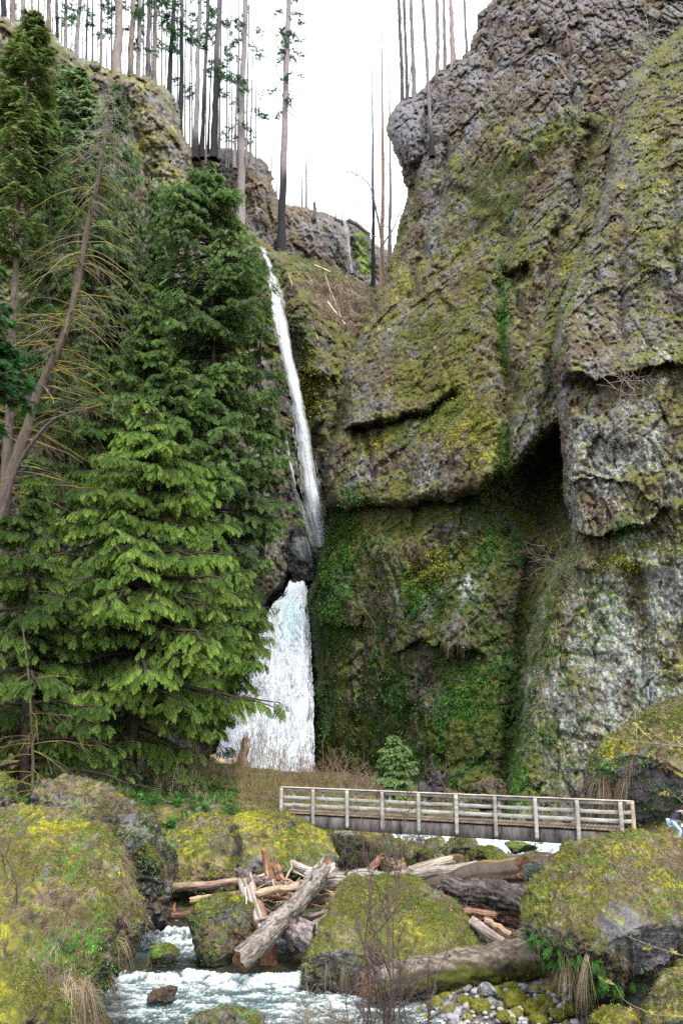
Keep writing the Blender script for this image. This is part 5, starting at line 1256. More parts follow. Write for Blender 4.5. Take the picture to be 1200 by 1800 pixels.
shrub('dry_brush', 'pale arching dry stalks over the foot of the middle boulder', 590, 1740, 26, 60, 1.9, (.36, .29, .20), 1.2, 423, r=.007, tw=4, wx=.9, moss=1)
shrub('dry_brush', 'pale dead stalks leaning over the fallen mossy log', 720, 1790, 24, 50, 1.7, (.36, .29, .22), 1.3, 424, r=.007, tw=4, wx=.8, moss=1)
shrub('dry_brush', 'brown seed headed stalks at the water edge', 570, 1815, 23.5, 26, 1.5, (.22, .13, .10), .7, 425, r=.006, tw=6, wx=.6, tips=(.05, (.30, .17, .11)))
shrub('dry_brush', 'grey tangle of stalks by the cobbles', 650, 1800, 23.5, 60, 1.3, (.30, .25, .22), 1.4, 426, r=.006, tw=4, wx=.9, moss=1)
# budding branches coming in from the right, and small shrubs on the walls
def branch(label, pts, Y, r, seed, n=14, L=1.0, col=(.28, .24, .14), buds=True, name='budding_branch', cat='branch'):
    P = tp(pts, Y); t = thing(name, P[0], label, cat)
    _, TP = trunk_obj(P, r, r * .3, t, col, seed, sides=5, flare=0)
    rg = np.random.default_rng(seed); n_ = n; tt = rg.uniform(.1, 1, n_); Q = path_at(TP, tt); D = norm((TP[-1] - TP[0])[None] * .15 + rg.normal(size=(n_, 3)) * np.array([.6, .6, .8]) + np.array([-.3, 0, .1]))
    l = L * rg.uniform(.4, 1, n_); s = np.linspace(0, 1, 5)[None, :, None]
    PP = Q[:, None] + D[:, None] * l[:, None, None] * s + np.array([0, 0, .25]) * l[:, None, None] * s * s
    V, Fc = tubes(PP, r * .4 * (1 - .6 * np.broadcast_to(s[..., 0], PP.shape[:2])), 3)
    child('twigs', V, Fc, M_TWIG, t, cols=np.ones_like(V) * col)
    if buds:
        B_ = np.concatenate([PP[:, -1], PP[:, 3], PP[:, 2]]); m = len(B_)
        V, Fc = ribbons(np.repeat(B_, 3, 0), norm(rg.normal(size=(m * 3, 3)) + np.array([0, 0, .8])), np.full(m * 3, .09), .05, 0., 3)
        child('foliage', V, Fc, M_GRASS, t, cols=np.ones_like(V) * np.array((.42, .36, .10)))
    return t
branch('yellow budding branch reaching in above the outcrop', [(1290, 1330), (1200, 1312), (1130, 1305), (1060, 1296)], 21, .022, 451, 16, .9)
branch('budding twig dangling at the right edge near the person', [(1290, 1480), (1210, 1420), (1170, 1385)], 21, .016, 452, 8, .5)
branch('budding branch at the right edge against the grey wall', [(1300, 1250), (1210, 1180), (1180, 1120), (1160, 1085)], 22, .018, 453, 14, .9)
branch('thin budding branch across the great right boulder', [(1300, 1700), (1200, 1680), (1150, 1665), (1100, 1645)], 21, .015, 454, 12, .6)
branch('bare branch drooping at the bottom right', [(1260, 1790), (1150, 1785), (1095, 1760), (1080, 1730)], 21, .015, 455, 10, .5)
branch('dark mossy branch hanging at the far left over the grassy boulder', [(-60, 1440), (0, 1490), (20, 1520), (32, 1560), (28, 1600)], 20.5, .045, 456, 16, .9, (.10, .085, .06), False)
for k, (x, y, Y, lab) in enumerate([(905, 195, 76, 'bare bush clinging high on the right cliff'), (880, 160, 86, 'wispy pale shrub below the cliff top'), (1070, 120, 74, 'leafless shrub on the shoulder of the grey wall'), (1110, 690, 52.5, 'small dead bush on the wall beside the dark notch'), (690, 605, 88, 'bleached root tangle above the dark block'), (980, 1000, 55, 'dry brush over the crevice edge'), (900, 330, 84, 'dry brush halfway up the mossy slope'), (1130, 70, 72, 'dark bush in the upper right corner')]):
    p0 = at(x, y, Y); t = thing('cliff_shrub', p0, lab, 'shrub', 'shrubs on the cliffs')
    rg = np.random.default_rng(470 + k); n = 60; s = np.linspace(0, 1, 5)[None, :, None]
    D = norm(rg.normal(size=(n, 3)) + np.array([0, -.6, .3])); l = rg.uniform(.8, 3.2, n)
    P = p0 + rg.normal(size=(n, 1, 3)) * .7 + D[:, None] * l[:, None, None] * s + rg.normal(size=(n, 5, 3)) * .1
    V, Fc = tubes(P, .03 * (1 - .7 * np.broadcast_to(s[..., 0], (n, 5))), 3)
    child('twigs', V, Fc, M_TWIG, t, cols=np.ones_like(V) * [(.22, .19, .15), (.34, .31, .26), (.12, .10, .08)][k % 3])
# ------------------------------------------------------------------ footbridge
ZT = 5.36; ZD = 4.28; ZB = 3.64
def bx(b, p0, p1, w_, h_, col=(1, 1, 1), nrm=None, rough=True):
    """a plank from p0 to p1, w_ wide sideways, h_ high, slightly bevelled, weathered colours"""
    p0 = np.array(p0, float); p1 = np.array(p1, float); d = norm(p1 - p0)
    up = np.array([0, 0, 1.]) if abs(d[2]) < .9 else (nrm if nrm is not None else np.array([0, 1., 0]))
    s = norm(np.cross(d, up)); u = np.cross(s, d)
    n = max(2, int(np.linalg.norm(p1 - p0) / .12)); t = np.linspace(0, 1, n)
    c = .012; a, e = w_ / 2, h_ / 2
    prof = [(-a + c, -e), (a - c, -e), (a, -e + c), (a, e - c), (a - c, e), (-a + c, e), (-a, e - c), (-a, -e + c)]
    C = p0 + (p1 - p0) * t[:, None]
    V = np.concatenate([[C[i] + s * x + u * y for x, y in prof] for i in range(n)])
    V = V + (noise(V * 3.1, 5)[:, None] - .5) * .012
    i = np.arange(n - 1)[:, None] * 8; j = np.arange(8)[None]
    F4 = np.stack([i + j, i + (j + 1) % 8, i + 8 + (j + 1) % 8, i + 8 + j], -1).reshape(-1, 4)
    cap = []
    for base, rev in ((0, True), ((n - 1) * 8, False)):
        for q in ((0, 1, 2, 3), (0, 3, 4, 7), (4, 5, 6, 7)):
            q = [base + z for z in q]; cap.append(q[::-1] if rev else q)
    b.add(V, [F4, np.array(cap)], np.array(col) * (.55 + .9 * fbm(V * 1.7, 9, 3))[:, None])
WL = np.array([at(494, 1386, 40.0)[0], 40.0]); WR = np.array([at(1089, 1412, 34.3)[0], 34.3])
ax = norm(WR - WL); px_ = np.array([-ax[1], ax[0]]); LEN = np.linalg.norm(WR - WL)
def bp_(s, off, z): q = WL + ax * s + px_ * off; return (q[0], q[1], z)
t = thing('footbridge', bp_(LEN / 2, .8, ZB), 'weathered grey wooden footbridge with three rail bars crossing the creek', 'bridge')
M_BRIDGE = vcol_mat('weathered_timber', nscale=9, namp=.45, bump=.5, bdist=.01, bscale=30, stretch=(.25, .25, 1))
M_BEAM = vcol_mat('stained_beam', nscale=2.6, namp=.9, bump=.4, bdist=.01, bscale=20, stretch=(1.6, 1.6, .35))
WC = (.31, .30, .275)
W2 = 1.3; FD = .135; NP = 10; sp = LEN / (NP - 1)
for off, nm in ((0, 'near'), (W2, 'far')):
    for k in range(NP if off == 0 else NP):
        b = Bag(); s = k * sp + (0.0 if off == 0 else -.1)
        s = min(max(s, .06), LEN + .3); oo = off - .07 if off == 0 else off + .07
        bx(b, bp_(s, oo, ZB + .12 if off == 0 else ZD - .1), bp_(s, oo, ZT + .03 - (FD if off else 0)), .15, .13, np.array(WC) * random.uniform(.75, 1.1)); b.build('post', M_BRIDGE, t)
    for z, h in ((ZT - .03, .15), (ZT - .40, .15), (ZT - .74, .15)):
        b = Bag(); o_ = .055 if off == 0 else -.055
        for k in range(NP - 1 + (1 if off == 0 and 0 else 0)):
            bx(b, bp_(k * sp + .01, off + o_, z - (FD if off else 0)), bp_((k + 1) * sp - .01, off + o_, z - (FD if off else 0)), .05, h, np.array(WC) * random.uniform(.8, 1.12))
        b.build('rail', M_BRIDGE, t)
    b = Bag(); bx(b, bp_(-.05, off + .02, ZT + .065 - (FD if off else 0)), bp_(LEN + .45, off + .02, ZT + .065 - (FD if off else 0)), .2, .04, (.40, .35, .27)); b.build('cap_rail', M_BRIDGE, t)
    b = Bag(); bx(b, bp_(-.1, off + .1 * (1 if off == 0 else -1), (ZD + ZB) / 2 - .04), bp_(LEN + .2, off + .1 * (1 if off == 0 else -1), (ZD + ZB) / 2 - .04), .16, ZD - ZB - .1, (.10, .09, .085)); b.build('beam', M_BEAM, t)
# short return rails at the right end
b = Bag()
for z in (ZT - .03, ZT - .40, ZT - .74): bx(b, bp_(LEN + .02, .055, z), bp_(LEN + .42, .3, z), .05, .15, (.36, .30, .22))
bx(b, bp_(LEN + .44, .31, ZB + .4), bp_(LEN + .44, .31, ZT + .03), .15, .13, (.36, .30, .22)); b.build('end_rail', M_BRIDGE, t)
b = Bag()
for k in range(int(LEN / .16)):
    s = k * .16 + .08; bx(b, bp_(s, -.03, ZD), bp_(s, W2 + .03, ZD), .145, .05, np.array((.16, .12, .085)) * random.uniform(.8, 1.2))
b.build('deck', M_BRIDGE, t)

# ------------------------------------------------------------------ driftwood
def log(label, pts, rpx, col, seed, bark=False, broken=.5, name='log', taper=.8, sides=48, group=None, butt=(.22, .12, .06), ridge=.32, cat='log', stain=None, knots=0, mossy_sides=False):
    """pts: (px, py, Y) along the log, rpx: half thickness in photo pixels at the first point"""
    P = smooth_path([at(*p) for p in pts], 90); L = np.linalg.norm(P[-1] - P[0]); n = 90
    r0 = rpx * mpp(pts[0][2]); t_ = np.linspace(0, 1, n)
    R = r0 * (1 - t_ * (1 - taper))
    V, Fc = tubes(P[None], R[None], sides)
    th = np.tile(np.arange(sides) / sides * 6.283, n); tt = np.repeat(t_, sides); Cc = np.repeat(P, sides, 0)
    q = np.stack([np.cos(th) * 1.6, np.sin(th) * 1.6, tt * L / max(r0, .05) * (.5 if bark else .14)], -1)
    g = fbm(q * (2.2 if bark else 1.4), seed, 4, .6) - .5
    g2 = ridged(q * np.array([5, 5, 6 if bark else 1.3]), seed + 3, 3) - .6
    V = Cc + (V - Cc) * (1 + ridge * g * 1.4 + (ridge * .5) * g2)[:, None]
    V += np.repeat((np.stack([noise(np.stack([t_ * 5, t_ * 0, t_ * 0 + k], -1), seed + k) for k in (1, 2, 3)], -1) - .5) * r0 * .35, sides, 0)
    # splintered ends
    ax_ = norm(P[-1] - P[0])
    for e, sg in ((0, -1), (n - 1, 1)):
        sl = slice(e * sides, (e + 1) * sides); spl = noise(np.stack([np.cos(th[:sides]) * 2.5, np.sin(th[:sides]) * 2.5, th[:sides] * 0 + seed + e], -1), seed)
        V[sl] += ax_ * sg * ((spl - .3) * r0 * 1.6 * broken)[:, None]
    C = np.array(col) * (.55 + .9 * fbm(q * np.array([2, 2, 1.]) * 1.7, seed + 8, 4, .6))[:, None] * np.clip(1 + 2.0 * g2[:, None] + .8 * g[:, None], .25, 1.8)
    if stain is not None:
        k = sstep(.45, .6, fbm(q * .7 + 3, seed + 12, 2) + .12 * stain[1])[:, None]; C = C * (1 - k) + np.array(stain[0]) * k
    if bark:
        k = sstep(.52, .58, fbm(q * np.array([4, 4, 2.]), seed + 15, 3, .8))[:, None]; C = C * .7 * (1 - k) + (np.array(col) * 1.35 + .035) * k
    if mossy_sides:
        up_ = ((V[:, 2] - Cc[:, 2]) / r0 + .7 * (fbm(q * 1.5, seed + 19, 3) - .5))[:, None]; k = sstep(.35, .7, up_)
        C = C * (1.1 * k + .5 * (1 - k)); m2 = sstep(.36, .52, fbm(q * 1.3, seed + 29, 3))[:, None] * (1 - k); C = C * (1 - m2) + np.array([.07, .075, .014]) * (.5 + fbm(q * 6, seed, 2)[:, None]) * m2
    # end faces: dished rings of rough wood
    b = Bag(); b.add(V, Fc, np.clip(C, .01, 1))
    lo = thing(name, P[0], label, cat, group)
    b.build('bark' if bark else 'wood', M_WOOD, lo)
    for e, sg in ((0, -1), (n - 1, 1)):
        eb = Bag()
        ring = V[e * sides:(e + 1) * sides]; c0 = P[e]; rings = [ring * .985 + c0 * .015]
        for f in (.75, .45, .15):
            rings.append(c0 + (ring - c0) * f + ax_ * sg * (noise(ring * 9 + f * 9, seed)[:, None] - .45) * r0 * .7 * broken)
        W = np.concatenate(rings); i = np.arange(3)[:, None] * sides; j = np.arange(sides)[None]
        f4 = np.stack([i + j, i + (j + 1) % sides, i + sides + (j + 1) % sides, i + sides + j], -1).reshape(-1, 4)
        f3 = np.stack([3 * sides + np.arange(sides), 3 * sides + (np.arange(sides) + 1) % sides, np.full(sides, 4 * sides)], -1)
        W = np.concatenate([W, [W[3 * sides:].mean(0)]])
        eb.add(W, [f4, f3], np.array(butt) * (.5 + noise(W * 15, seed + 2)[:, None]))
        eb.build('broken_end', M_WOOD, lo)
    if knots:
        rg = np.random.default_rng(seed)
        for k in range(knots):
            kb = Bag()
            i = rg.integers(6, n - 6); a = rg.uniform(0, 6.28); d = norm(V[i * sides + int(a / 6.283 * sides) % sides] - P[i])
            st = P[i] + d * R[i] * .8; l = r0 * rg.uniform(.4, 1.6)
            v, f = tubes(np.array([[st, st + d * l * .5, st + d * l + ax_ * l * .2]]), np.array([[r0 * .2, r0 * .16, r0 * .08]]), 6); kb.add(v, f, np.array(col) * .8); kb.build('stub', M_WOOD, lo)
    return lo
WG = (.17, .145, .125); WB = (.12, .10, .09); WO = (.28, .15, .08); WT = (.32, .235, .155); WD = (.10, .08, .075); RBW = (.24, .14, .09)
G1 = 'driftwood logs in the jam'
log('long diagonal barked log running from the water up across the jam', [(422, 1690, 29.4), (470, 1640, 30.2), (520, 1590, 31.2), (566, 1530, 32.4)], 16, WG, 1, True, .6, knots=5, taper=.85)
log('split grey plank edge lying beside the diagonal log', [(470, 1660, 30.8), (510, 1610, 31.4), (550, 1565, 32.2), (585, 1525, 33)], 9, (.32, .28, .25), 2, False, .8)
log('upright log with orange stripped bark leaning behind the diagonal log', [(476, 1705, 31.4), (464, 1640, 31.8), (448, 1590, 32.2), (436, 1550, 32.6)], 14, (.30, .26, .23), 3, False, .8, stain=((.2, .105, .06), .8), taper=.95)
log('big silvery log with knots lying across the top of the jam', [(540, 1552, 33.4), (600, 1548, 33.6), (650, 1545, 33.8), (700, 1548, 34)], 15, (.25, .22, .20), 4, False, .6, knots=4)
log('jagged silver stump end sticking up at the top of the jam', [(545, 1560, 33.8), (560, 1535, 34), (572, 1518, 34)], 13, (.25, .23, .23), 5, False, 1.2)
log('short upright splintered orange snag in the jam', [(480, 1560, 34.2), (470, 1530, 34.2), (466, 1500, 34.2)], 9, (.36, .24, .17), 6, False, 1.3, taper=.55, stain=((.2, .10, .055), .8))
log('dark curved broken branch at the left of the jam', [(422, 1532, 33.6), (435, 1545, 33.5), (465, 1553, 33.5), (485, 1560, 33.4)], 9, WD, 7, True, 1.0, taper=.8)
log('long thin floating pole at the left of the jam', [(303, 1560, 35.4), (360, 1556, 35), (430, 1549, 34.2), (470, 1547, 34)], 6, (.24, .17, .125), 8, False, .5, name='pole', cat='pole')
log('second floating pole lying just below the long one', [(336, 1582, 34.6), (400, 1573, 34), (440, 1568, 33.6)], 4.5, (.42, .29, .18), 9, False, .5, name='pole', cat='pole')
log('reddish log half sunk at the pool edge', [(290, 1611, 36), (335, 1608, 35.6), (370, 1606, 35.2)], 6, (.2, .11, .075), 10, False, .4)
log('orange stick standing up by the half sunk log', [(304, 1612, 36.2), (305, 1602, 36.2), (306, 1592, 36.2)], 4, (.50, .19, .06), 11, False, 1.0, name='stick', cat='stick', taper=.5)
log('pale peeled pole lying over the jam front', [(455, 1570, 32.2), (500, 1562, 32.0), (540, 1556, 32.2)], 6, WT, 12, False, .6, name='pole', cat='pole')
log('dark root end log poking toward the water beside the boulder', [(500, 1625, 31.4), (530, 1640, 30.6), (555, 1652, 30), (570, 1664, 29.8)], 17, (.17, .14, .13), 13, True, 1.3, taper=1.2, knots=9)
log('pale stick leaning steeply under the diagonal log', [(520, 1615, 31.8), (524, 1590, 31.9), (528, 1570, 32.2)], 4.5, WT, 14, False, .8, name='stick', cat='stick')
log('white bent stick hanging over the green boulder', [(430, 1560, 31.6), (434, 1585, 31.4), (424, 1625, 31.2)], 1.8, (.55, .48, .38), 15, False, .3, name='stick', cat='stick', sides=6)
log('little forked stick beside the white bent one', [(410, 1590, 31.4), (428, 1580, 31.5)], 1.8, (.55, .48, .38), 16, False, .3, name='stick', cat='stick', sides=6)
log('large orange brown rotten log with a shattered end at the creek bend', [(905, 1534, 32.6), (860, 1535, 33), (810, 1545, 33.5), (760, 1555, 34)], 21, (.17, .10, .045), 17, False, .9, taper=.7, butt=(.14, .06, .035), stain=((.08, .06, .045), .9))
log('long silver plank log resting on the orange brown log', [(860, 1522, 33.6), (810, 1527, 33.8), (760, 1534, 34), (690, 1545, 34.2)], 8, (.22, .19, .165), 18, False, .9, taper=1.1)
log('straight pale split log angled above the middle boulder', [(793, 1512, 34.6), (760, 1520, 34.6), (720, 1534, 34.6), (690, 1545, 34.6)], 8, (.25, .205, .165), 19, False, 1.0, taper=.9)
log('massive dark barked log wedged against the great right boulder', [(945, 1592, 30.8), (900, 1580, 31.2), (840, 1568, 31.8), (775, 1552, 32.4)], 22, (.06, .05, .045), 20, True, .4, taper=.62, butt=(.30, .18, .13), ridge=.55)
log('brown log in the shadow under the massive dark one', [(920, 1622, 31.6), (870, 1610, 31.8), (810, 1600, 32)], 12, (.14, .08, .055), 21, True, .5)
log('short red brown stick below the dark log', [(870, 1608, 30.6), (840, 1604, 30.8), (815, 1602, 31)], 5, (.2, .11, .07), 22, False, .8, name='stick', cat='stick')
log('bright tan stick slanting down in the shaded gap', [(852, 1618, 30.4), (875, 1630, 30.2), (894, 1642, 30)], 5.5, (.3, .2, .13), 23, False, .8, name='stick', cat='stick')
log('grey split log slanting down beside the middle boulder', [(828, 1618, 30.4), (855, 1638, 30), (885, 1658, 29.6)], 8, (.22, .18, .16), 24, False, .9)
log('orange sloping snag at the back left of the middle boulder', [(628, 1545, 35), (650, 1530, 35), (668, 1508, 35)], 9, (.18, .10, .065), 25, False, 1.0, taper=.5)
log('red cut wood block behind the middle boulder', [(694, 1528, 35.6), (712, 1523, 35.6)], 11, (.2, .12, .08), 26, False, .4, taper=1)
log('thin stick poking up left of the silver stump end', [(514, 1518, 34.6), (530, 1524, 34.4), (550, 1530, 34.2)], 5, (.30, .24, .22), 27, False, .8, name='stick', cat='stick')
log('dark chunk standing in the jam behind the orange snag', [(492, 1548, 34.8), (488, 1532, 34.8), (484, 1522, 34.8)], 8, (.20, .11, .08), 28, False, 1.2)
log('giant half buried mossy log under the middle boulder', [(648, 1732, 27.6), (720, 1714, 28.1), (800, 1703, 28.7), (900, 1692, 29.5), (980, 1688, 30.2)], 19, (.10, .08, .06), 29, True, .8, taper=1.9, mossy_sides=True, ridge=.34)
log('fallen log on the bank at the foot of the falls', [(470, 1372, 76), (440, 1362, 77), (405, 1348, 78), (375, 1332, 79)], 7, (.42, .30, .20), 30, False, .6)
log('tall broken brown snag before the lower falls', [(428, 1368, 75), (427, 1330, 75), (430, 1302, 75)], 10, (.17, .12, .085), 31, False, 1.4, taper=.55, name='snag', cat='snag')
log('chunk of reddish broken wood left of the tall snag', [(402, 1355, 76.5), (412, 1345, 76.5), (420, 1340, 76.5)], 9, (.28, .17, .12), 32, False, .9)
log('little charred black stump beside the trail', [(291, 1440, 44.5), (290, 1425, 44.5), (291, 1412, 44.5)], 6, (.025, .022, .022), 33, False, 1.3, taper=.8, name='stump', cat='stump', butt=(.03, .025, .025))
log('dark fallen trunk on the crest of the far hill', [(612, 388, 147), (625, 394, 147), (650, 412, 148)], 4, DK, 34, False, .6)
log('pale fallen log on the gorge slope upper piece', [(552, 466, 120), (572, 474, 120), (580, 478, 120)], 1.6, (.5, .42, .34), 35, False, .3, sides=6)
log('long pale fallen stem sliding down the gorge slope', [(575, 530, 113), (590, 550, 113), (606, 570, 113)], 1.8, (.5, .42, .34), 36, False, .3, sides=6)
log('brown fallen stem lying up the gorge slope', [(600, 560, 112), (580, 510, 115), (570, 480, 118)], 2.2, (.20, .15, .10), 37, False, .3, sides=6)
log('mossy fallen stem along the ledge of the gorge slope', [(560, 600, 112), (530, 540, 116), (505, 480, 118)], 2.6, (.22, .18, .07), 38, False, .3, sides=6)
log('charred stump on the far hill', [(553, 386, 147), (553, 372, 147), (553, 358, 147)], 4.5, DK, 39, False, 1.2, taper=.6, name='stump', cat='stump')
# rubble of broken sticks in the jam
rg = np.random.default_rng(77)
for k in range(110):
    if k < 60: x, y, Y = rg.uniform(430, 600), rg.uniform(1535, 1600), rg.uniform(32.4, 34)
    else: x, y, Y = rg.uniform(770, 930), rg.uniform(1590, 1650), rg.uniform(31.6, 33)
    if 60 <= k and rg.random() < .35: x, y, Y = rg.uniform(640, 800), rg.uniform(1525, 1556), 34.6
    p = at(x, y, Y); d = norm(rg.normal(size=3) * np.array([1, .5, .45])); l = rg.uniform(.3, 1.2)
    s = np.linspace(-.5, .5, 5)[:, None]; P = p + d * l * s + rg.normal(size=(5, 3)) * .03
    rr_ = rg.uniform(.02, .06)
    V, Fc = tubes(P[None], (rr_ * np.linspace(1, .5, 5))[None], 6, caps=True, rough=.1, s=k)
    c = [(.36, .30, .25), (.20, .14, .10), (.45, .33, .22), (.38, .20, .11)][rg.integers(0, 4)]
    o = mesh('stick', V - p, Fc, M_WOOD, cols=np.ones_like(V) * c * (.6 + .8 * noise(V * 7, k)[:, None])); o.location = p
    tag(o, 'small broken stick in the rubble of the logjam', 'stick', 'broken sticks in the logjam')
rg = np.random.default_rng(78)
for k in range(34):
    if k < 20: x, y, Y = rg.uniform(425, 590), rg.uniform(1540, 1625), rg.uniform(32.0, 33.6)
    elif k < 28: x, y, Y = rg.uniform(650, 880), rg.uniform(1522, 1560), rg.uniform(33.6, 34.8)
    else: x, y, Y = rg.uniform(800, 910), rg.uniform(1585, 1640), rg.uniform(31.2, 32.4)
    p = at(x, y, Y); d = norm(rg.normal(size=3) * np.array([1, .4, .4])); l = rg.uniform(1.2, 2.8)
    s = np.linspace(-.5, .5, 12)[:, None]; P = p + d * l * s + np.cumsum(rg.normal(size=(12, 3)), 0) * .018; P = P - (P.mean(0) - p)
    rr_ = rg.uniform(.05, .12)
    V, Fc = tubes(P[None], (rr_ * np.linspace(1, .55, 12) * rg.uniform(.85, 1.15, 12))[None], 10, caps=True, rough=.12, s=k)
    c = [(.26, .22, .19), (.14, .10, .075), (.32, .25, .18), (.22, .13, .08)][rg.integers(0, 4)]
    o = mesh('branch', V - p, Fc, M_WOOD, cols=np.ones_like(V) * c * (.4 + 1.1 * fbm(V * np.array([9, 9, 9]), k, 3)[:, None])); o.location = p
    tag(o, 'long broken limb lying among the logs of the jam', 'branch', 'broken limbs in the logjam')
# root wad behind the bridge
p0 = at(770, 1392, 58); t = thing('root_wad', p0, 'dark upturned root wad behind the footbridge against the wall', 'stump')
b = Bag(); rg = np.random.default_rng(5)
V, Fc = tubes(smooth_path([at(735, 1388, 58), at(755, 1392, 58), at(775, 1388, 58), at(772, 1365, 58), at(768, 1356, 58)], 20)[None], np.linspace(.55, .18, 20)[None], 10, caps=True, rough=.4, s=3); b.add(V, Fc, (.07, .055, .06))
b.build('trunk', M_WOOD, t); b = Bag(); n = 26
D = norm(rg.normal(size=(n, 3)) + np.array([0, 0, .3])); l = rg.uniform(.5, 1.6, n); s = np.linspace(0, 1, 5)[None, :, None]
P = at(768, 1382, 57.8) + rg.normal(size=(n, 1, 3)) * .4 + D[:, None] * l[:, None, None] * s + rg.normal(size=(n, 5, 3)) * .06
V, Fc = tubes(P, .1 * (1 - .75 * np.broadcast_to(s[..., 0], (n, 5))), 5); b.add(V, Fc, (.085, .07, .07)); b.build('roots', M_WOOD, t)

# ------------------------------------------------------------------ the visitor
def person():
    m_skin, _, b1 = newmat('skin'); b1.inputs['Base Color'].default_value = (.50, .30, .22, 1); b1.inputs['Roughness'].default_value = .55
    def fab(n, c):
        m, nt, b = newmat(n); nz = nt.nodes.new('ShaderNodeTexNoise'); nz.inputs['Scale'].default_value = 18; nz.inputs['Detail'].default_value = 4
        r = nt.nodes.new('ShaderNodeMix'); r.data_type = 'RGBA'; r.inputs['A'].default_value = (*[x * .8 for x in c], 1); r.inputs['B'].default_value = (*[min(1, x * 1.15) for x in c], 1)
        nt.links.new(nz.outputs['Fac'], r.inputs['Factor']); nt.links.new(r.outputs['Result'], b.inputs['Base Color']); b.inputs['Roughness'].default_value = .9; return m
    m_j = fab('black_jacket', (.02, .022, .035)); m_p = fab('pale_jeans', (.42, .55, .72)); m_h = fab('dark_hair', (.03, .022, .018)); m_s = fab('shoe_cloth', (.10, .10, .11))
    Y = 33.6
    foot = at(1189, 1486, Y); S = 1.0
    root = thing('person', foot, 'person in black jacket and pale blue jeans bending forward at the right edge', 'person')
    o0 = foot
    # joints in local metres: x right, z up. facing right, bent forward
    J = dict(pel=(-.12, 0, .90), ab=(.02, 0, 1.06), ch=(.20, 0, 1.20), nk=(.34, -.01, 1.30), hd=(.43, -.01, 1.37), ht=(.50, -.01, 1.45),
             hl=(-.12, -.09, .86), kl=(.16, -.11, .54), al=(-.02, -.10, .12), tl=(.14, -.11, .05),
             hr=(-.12, .09, .86), kr=(.20, .12, .52), ar=(.10, .12, .10), tr=(.27, .12, .04),
             sl=(.28, -.19, 1.22), el=(.25, -.25, .95), wl=(.42, -.18, .78), sr=(.28, .18, 1.22), er=(.32, .22, .96), wr=(.50, .14, .80))
    def skin(name, verts, edges, radii, mat, parent, sub=2):
        me = bpy.data.meshes.new(name); me.from_pydata([tuple(v) for v in verts], edges, []); o = bpy.data.objects.new(name, me); COL.objects.link(o); o.parent = parent
        md = o.modifiers.new('skin', 'SKIN'); 
        for i, r in enumerate(radii): me.skin_vertices[0].data[i].radius = (r, r) if not isinstance(r, tuple) else r
        me.skin_vertices[0].data[0].use_root = True
        md.use_smooth_shade = True
        s = o.modifiers.new('sub', 'SUBSURF'); s.levels = s.render_levels = sub
        me.materials.append(mat); return o
    names = ['pel', 'ab', 'ch', 'nk', 'hd', 'ht', 'hl', 'kl', 'al', 'tl', 'hr', 'kr', 'ar', 'tr', 'sl', 'el', 'wl', 'sr', 'er', 'wr']
    V = [J[n] for n in names]; ix = {n: i for i, n in enumerate(names)}
    E = [('pel', 'ab'), ('ab', 'ch'), ('ch', 'nk'), ('nk', 'hd'), ('hd', 'ht'), ('pel', 'hl'), ('hl', 'kl'), ('kl', 'al'), ('al', 'tl'), ('pel', 'hr'), ('hr', 'kr'), ('kr', 'ar'), ('ar', 'tr'), ('ch', 'sl'), ('sl', 'el'), ('el', 'wl'), ('ch', 'sr'), ('sr', 'er'), ('er', 'wr')]
    R = dict(pel=.125, ab=.12, ch=.13, nk=.055, hd=.095, ht=.085, hl=.08, kl=.055, al=.036, tl=.035, hr=.08, kr=.055, ar=.036, tr=.035, sl=.055, el=.04, wl=.028, sr=.055, er=.04, wr=.028)
    skin('body', V, [(ix[a], ix[c]) for a, c in E], [R[n] for n in names], m_skin, root)
    def cloth(name, ns, es, mat, k):
        ii = {n: i for i, n in enumerate(ns)}; skin(name, [J[n] for n in ns], [(ii[a], ii[c]) for a, c in es], [R[n] * k + .012 for n in ns], mat, root)
    cloth('jacket', ['ab', 'ch', 'sl', 'el', 'wl', 'sr', 'er', 'wr', 'pel'], [('ab', 'ch'), ('ch', 'sl'), ('sl', 'el'), ('el', 'wl'), ('ch', 'sr'), ('sr', 'er'), ('er', 'wr'), ('ab', 'pel')], m_j, 1.12)
    cloth('jeans', ['pel', 'hl', 'kl', 'al', 'hr', 'kr', 'ar'], [('pel', 'hl'), ('hl', 'kl'), ('kl', 'al'), ('pel', 'hr'), ('hr', 'kr'), ('kr', 'ar')], m_p, 1.1)
    for a, c in (('al', 'tl'), ('ar', 'tr')):
        A, C_ = np.array(J[a]), np.array(J[c]); skin('shoe', [A - [0.05, 0, .06], (A + C_) / 2 - [0, 0, .04], C_ - [-.02, 0, .01]], [(0, 1), (1, 2)], [.045, .048, .04], m_s, root)
    hd = np.array(J['hd'])
    skin('hair', [hd + [.02, 0, .08], hd + [-.06, 0, .05], hd + [-.08, 0, -.05], hd + [-.05, 0, -.16]], [(0, 1), (1, 2), (2, 3)], [.10, .10, .085, .05], m_h, root)
    fc = hd + [.10, 0, -.01]
    skin('nose', [fc + [0, 0, -.0], fc + [.03, 0, -.025]], [(0, 1)], [.012, .014], m_skin, root, 1)
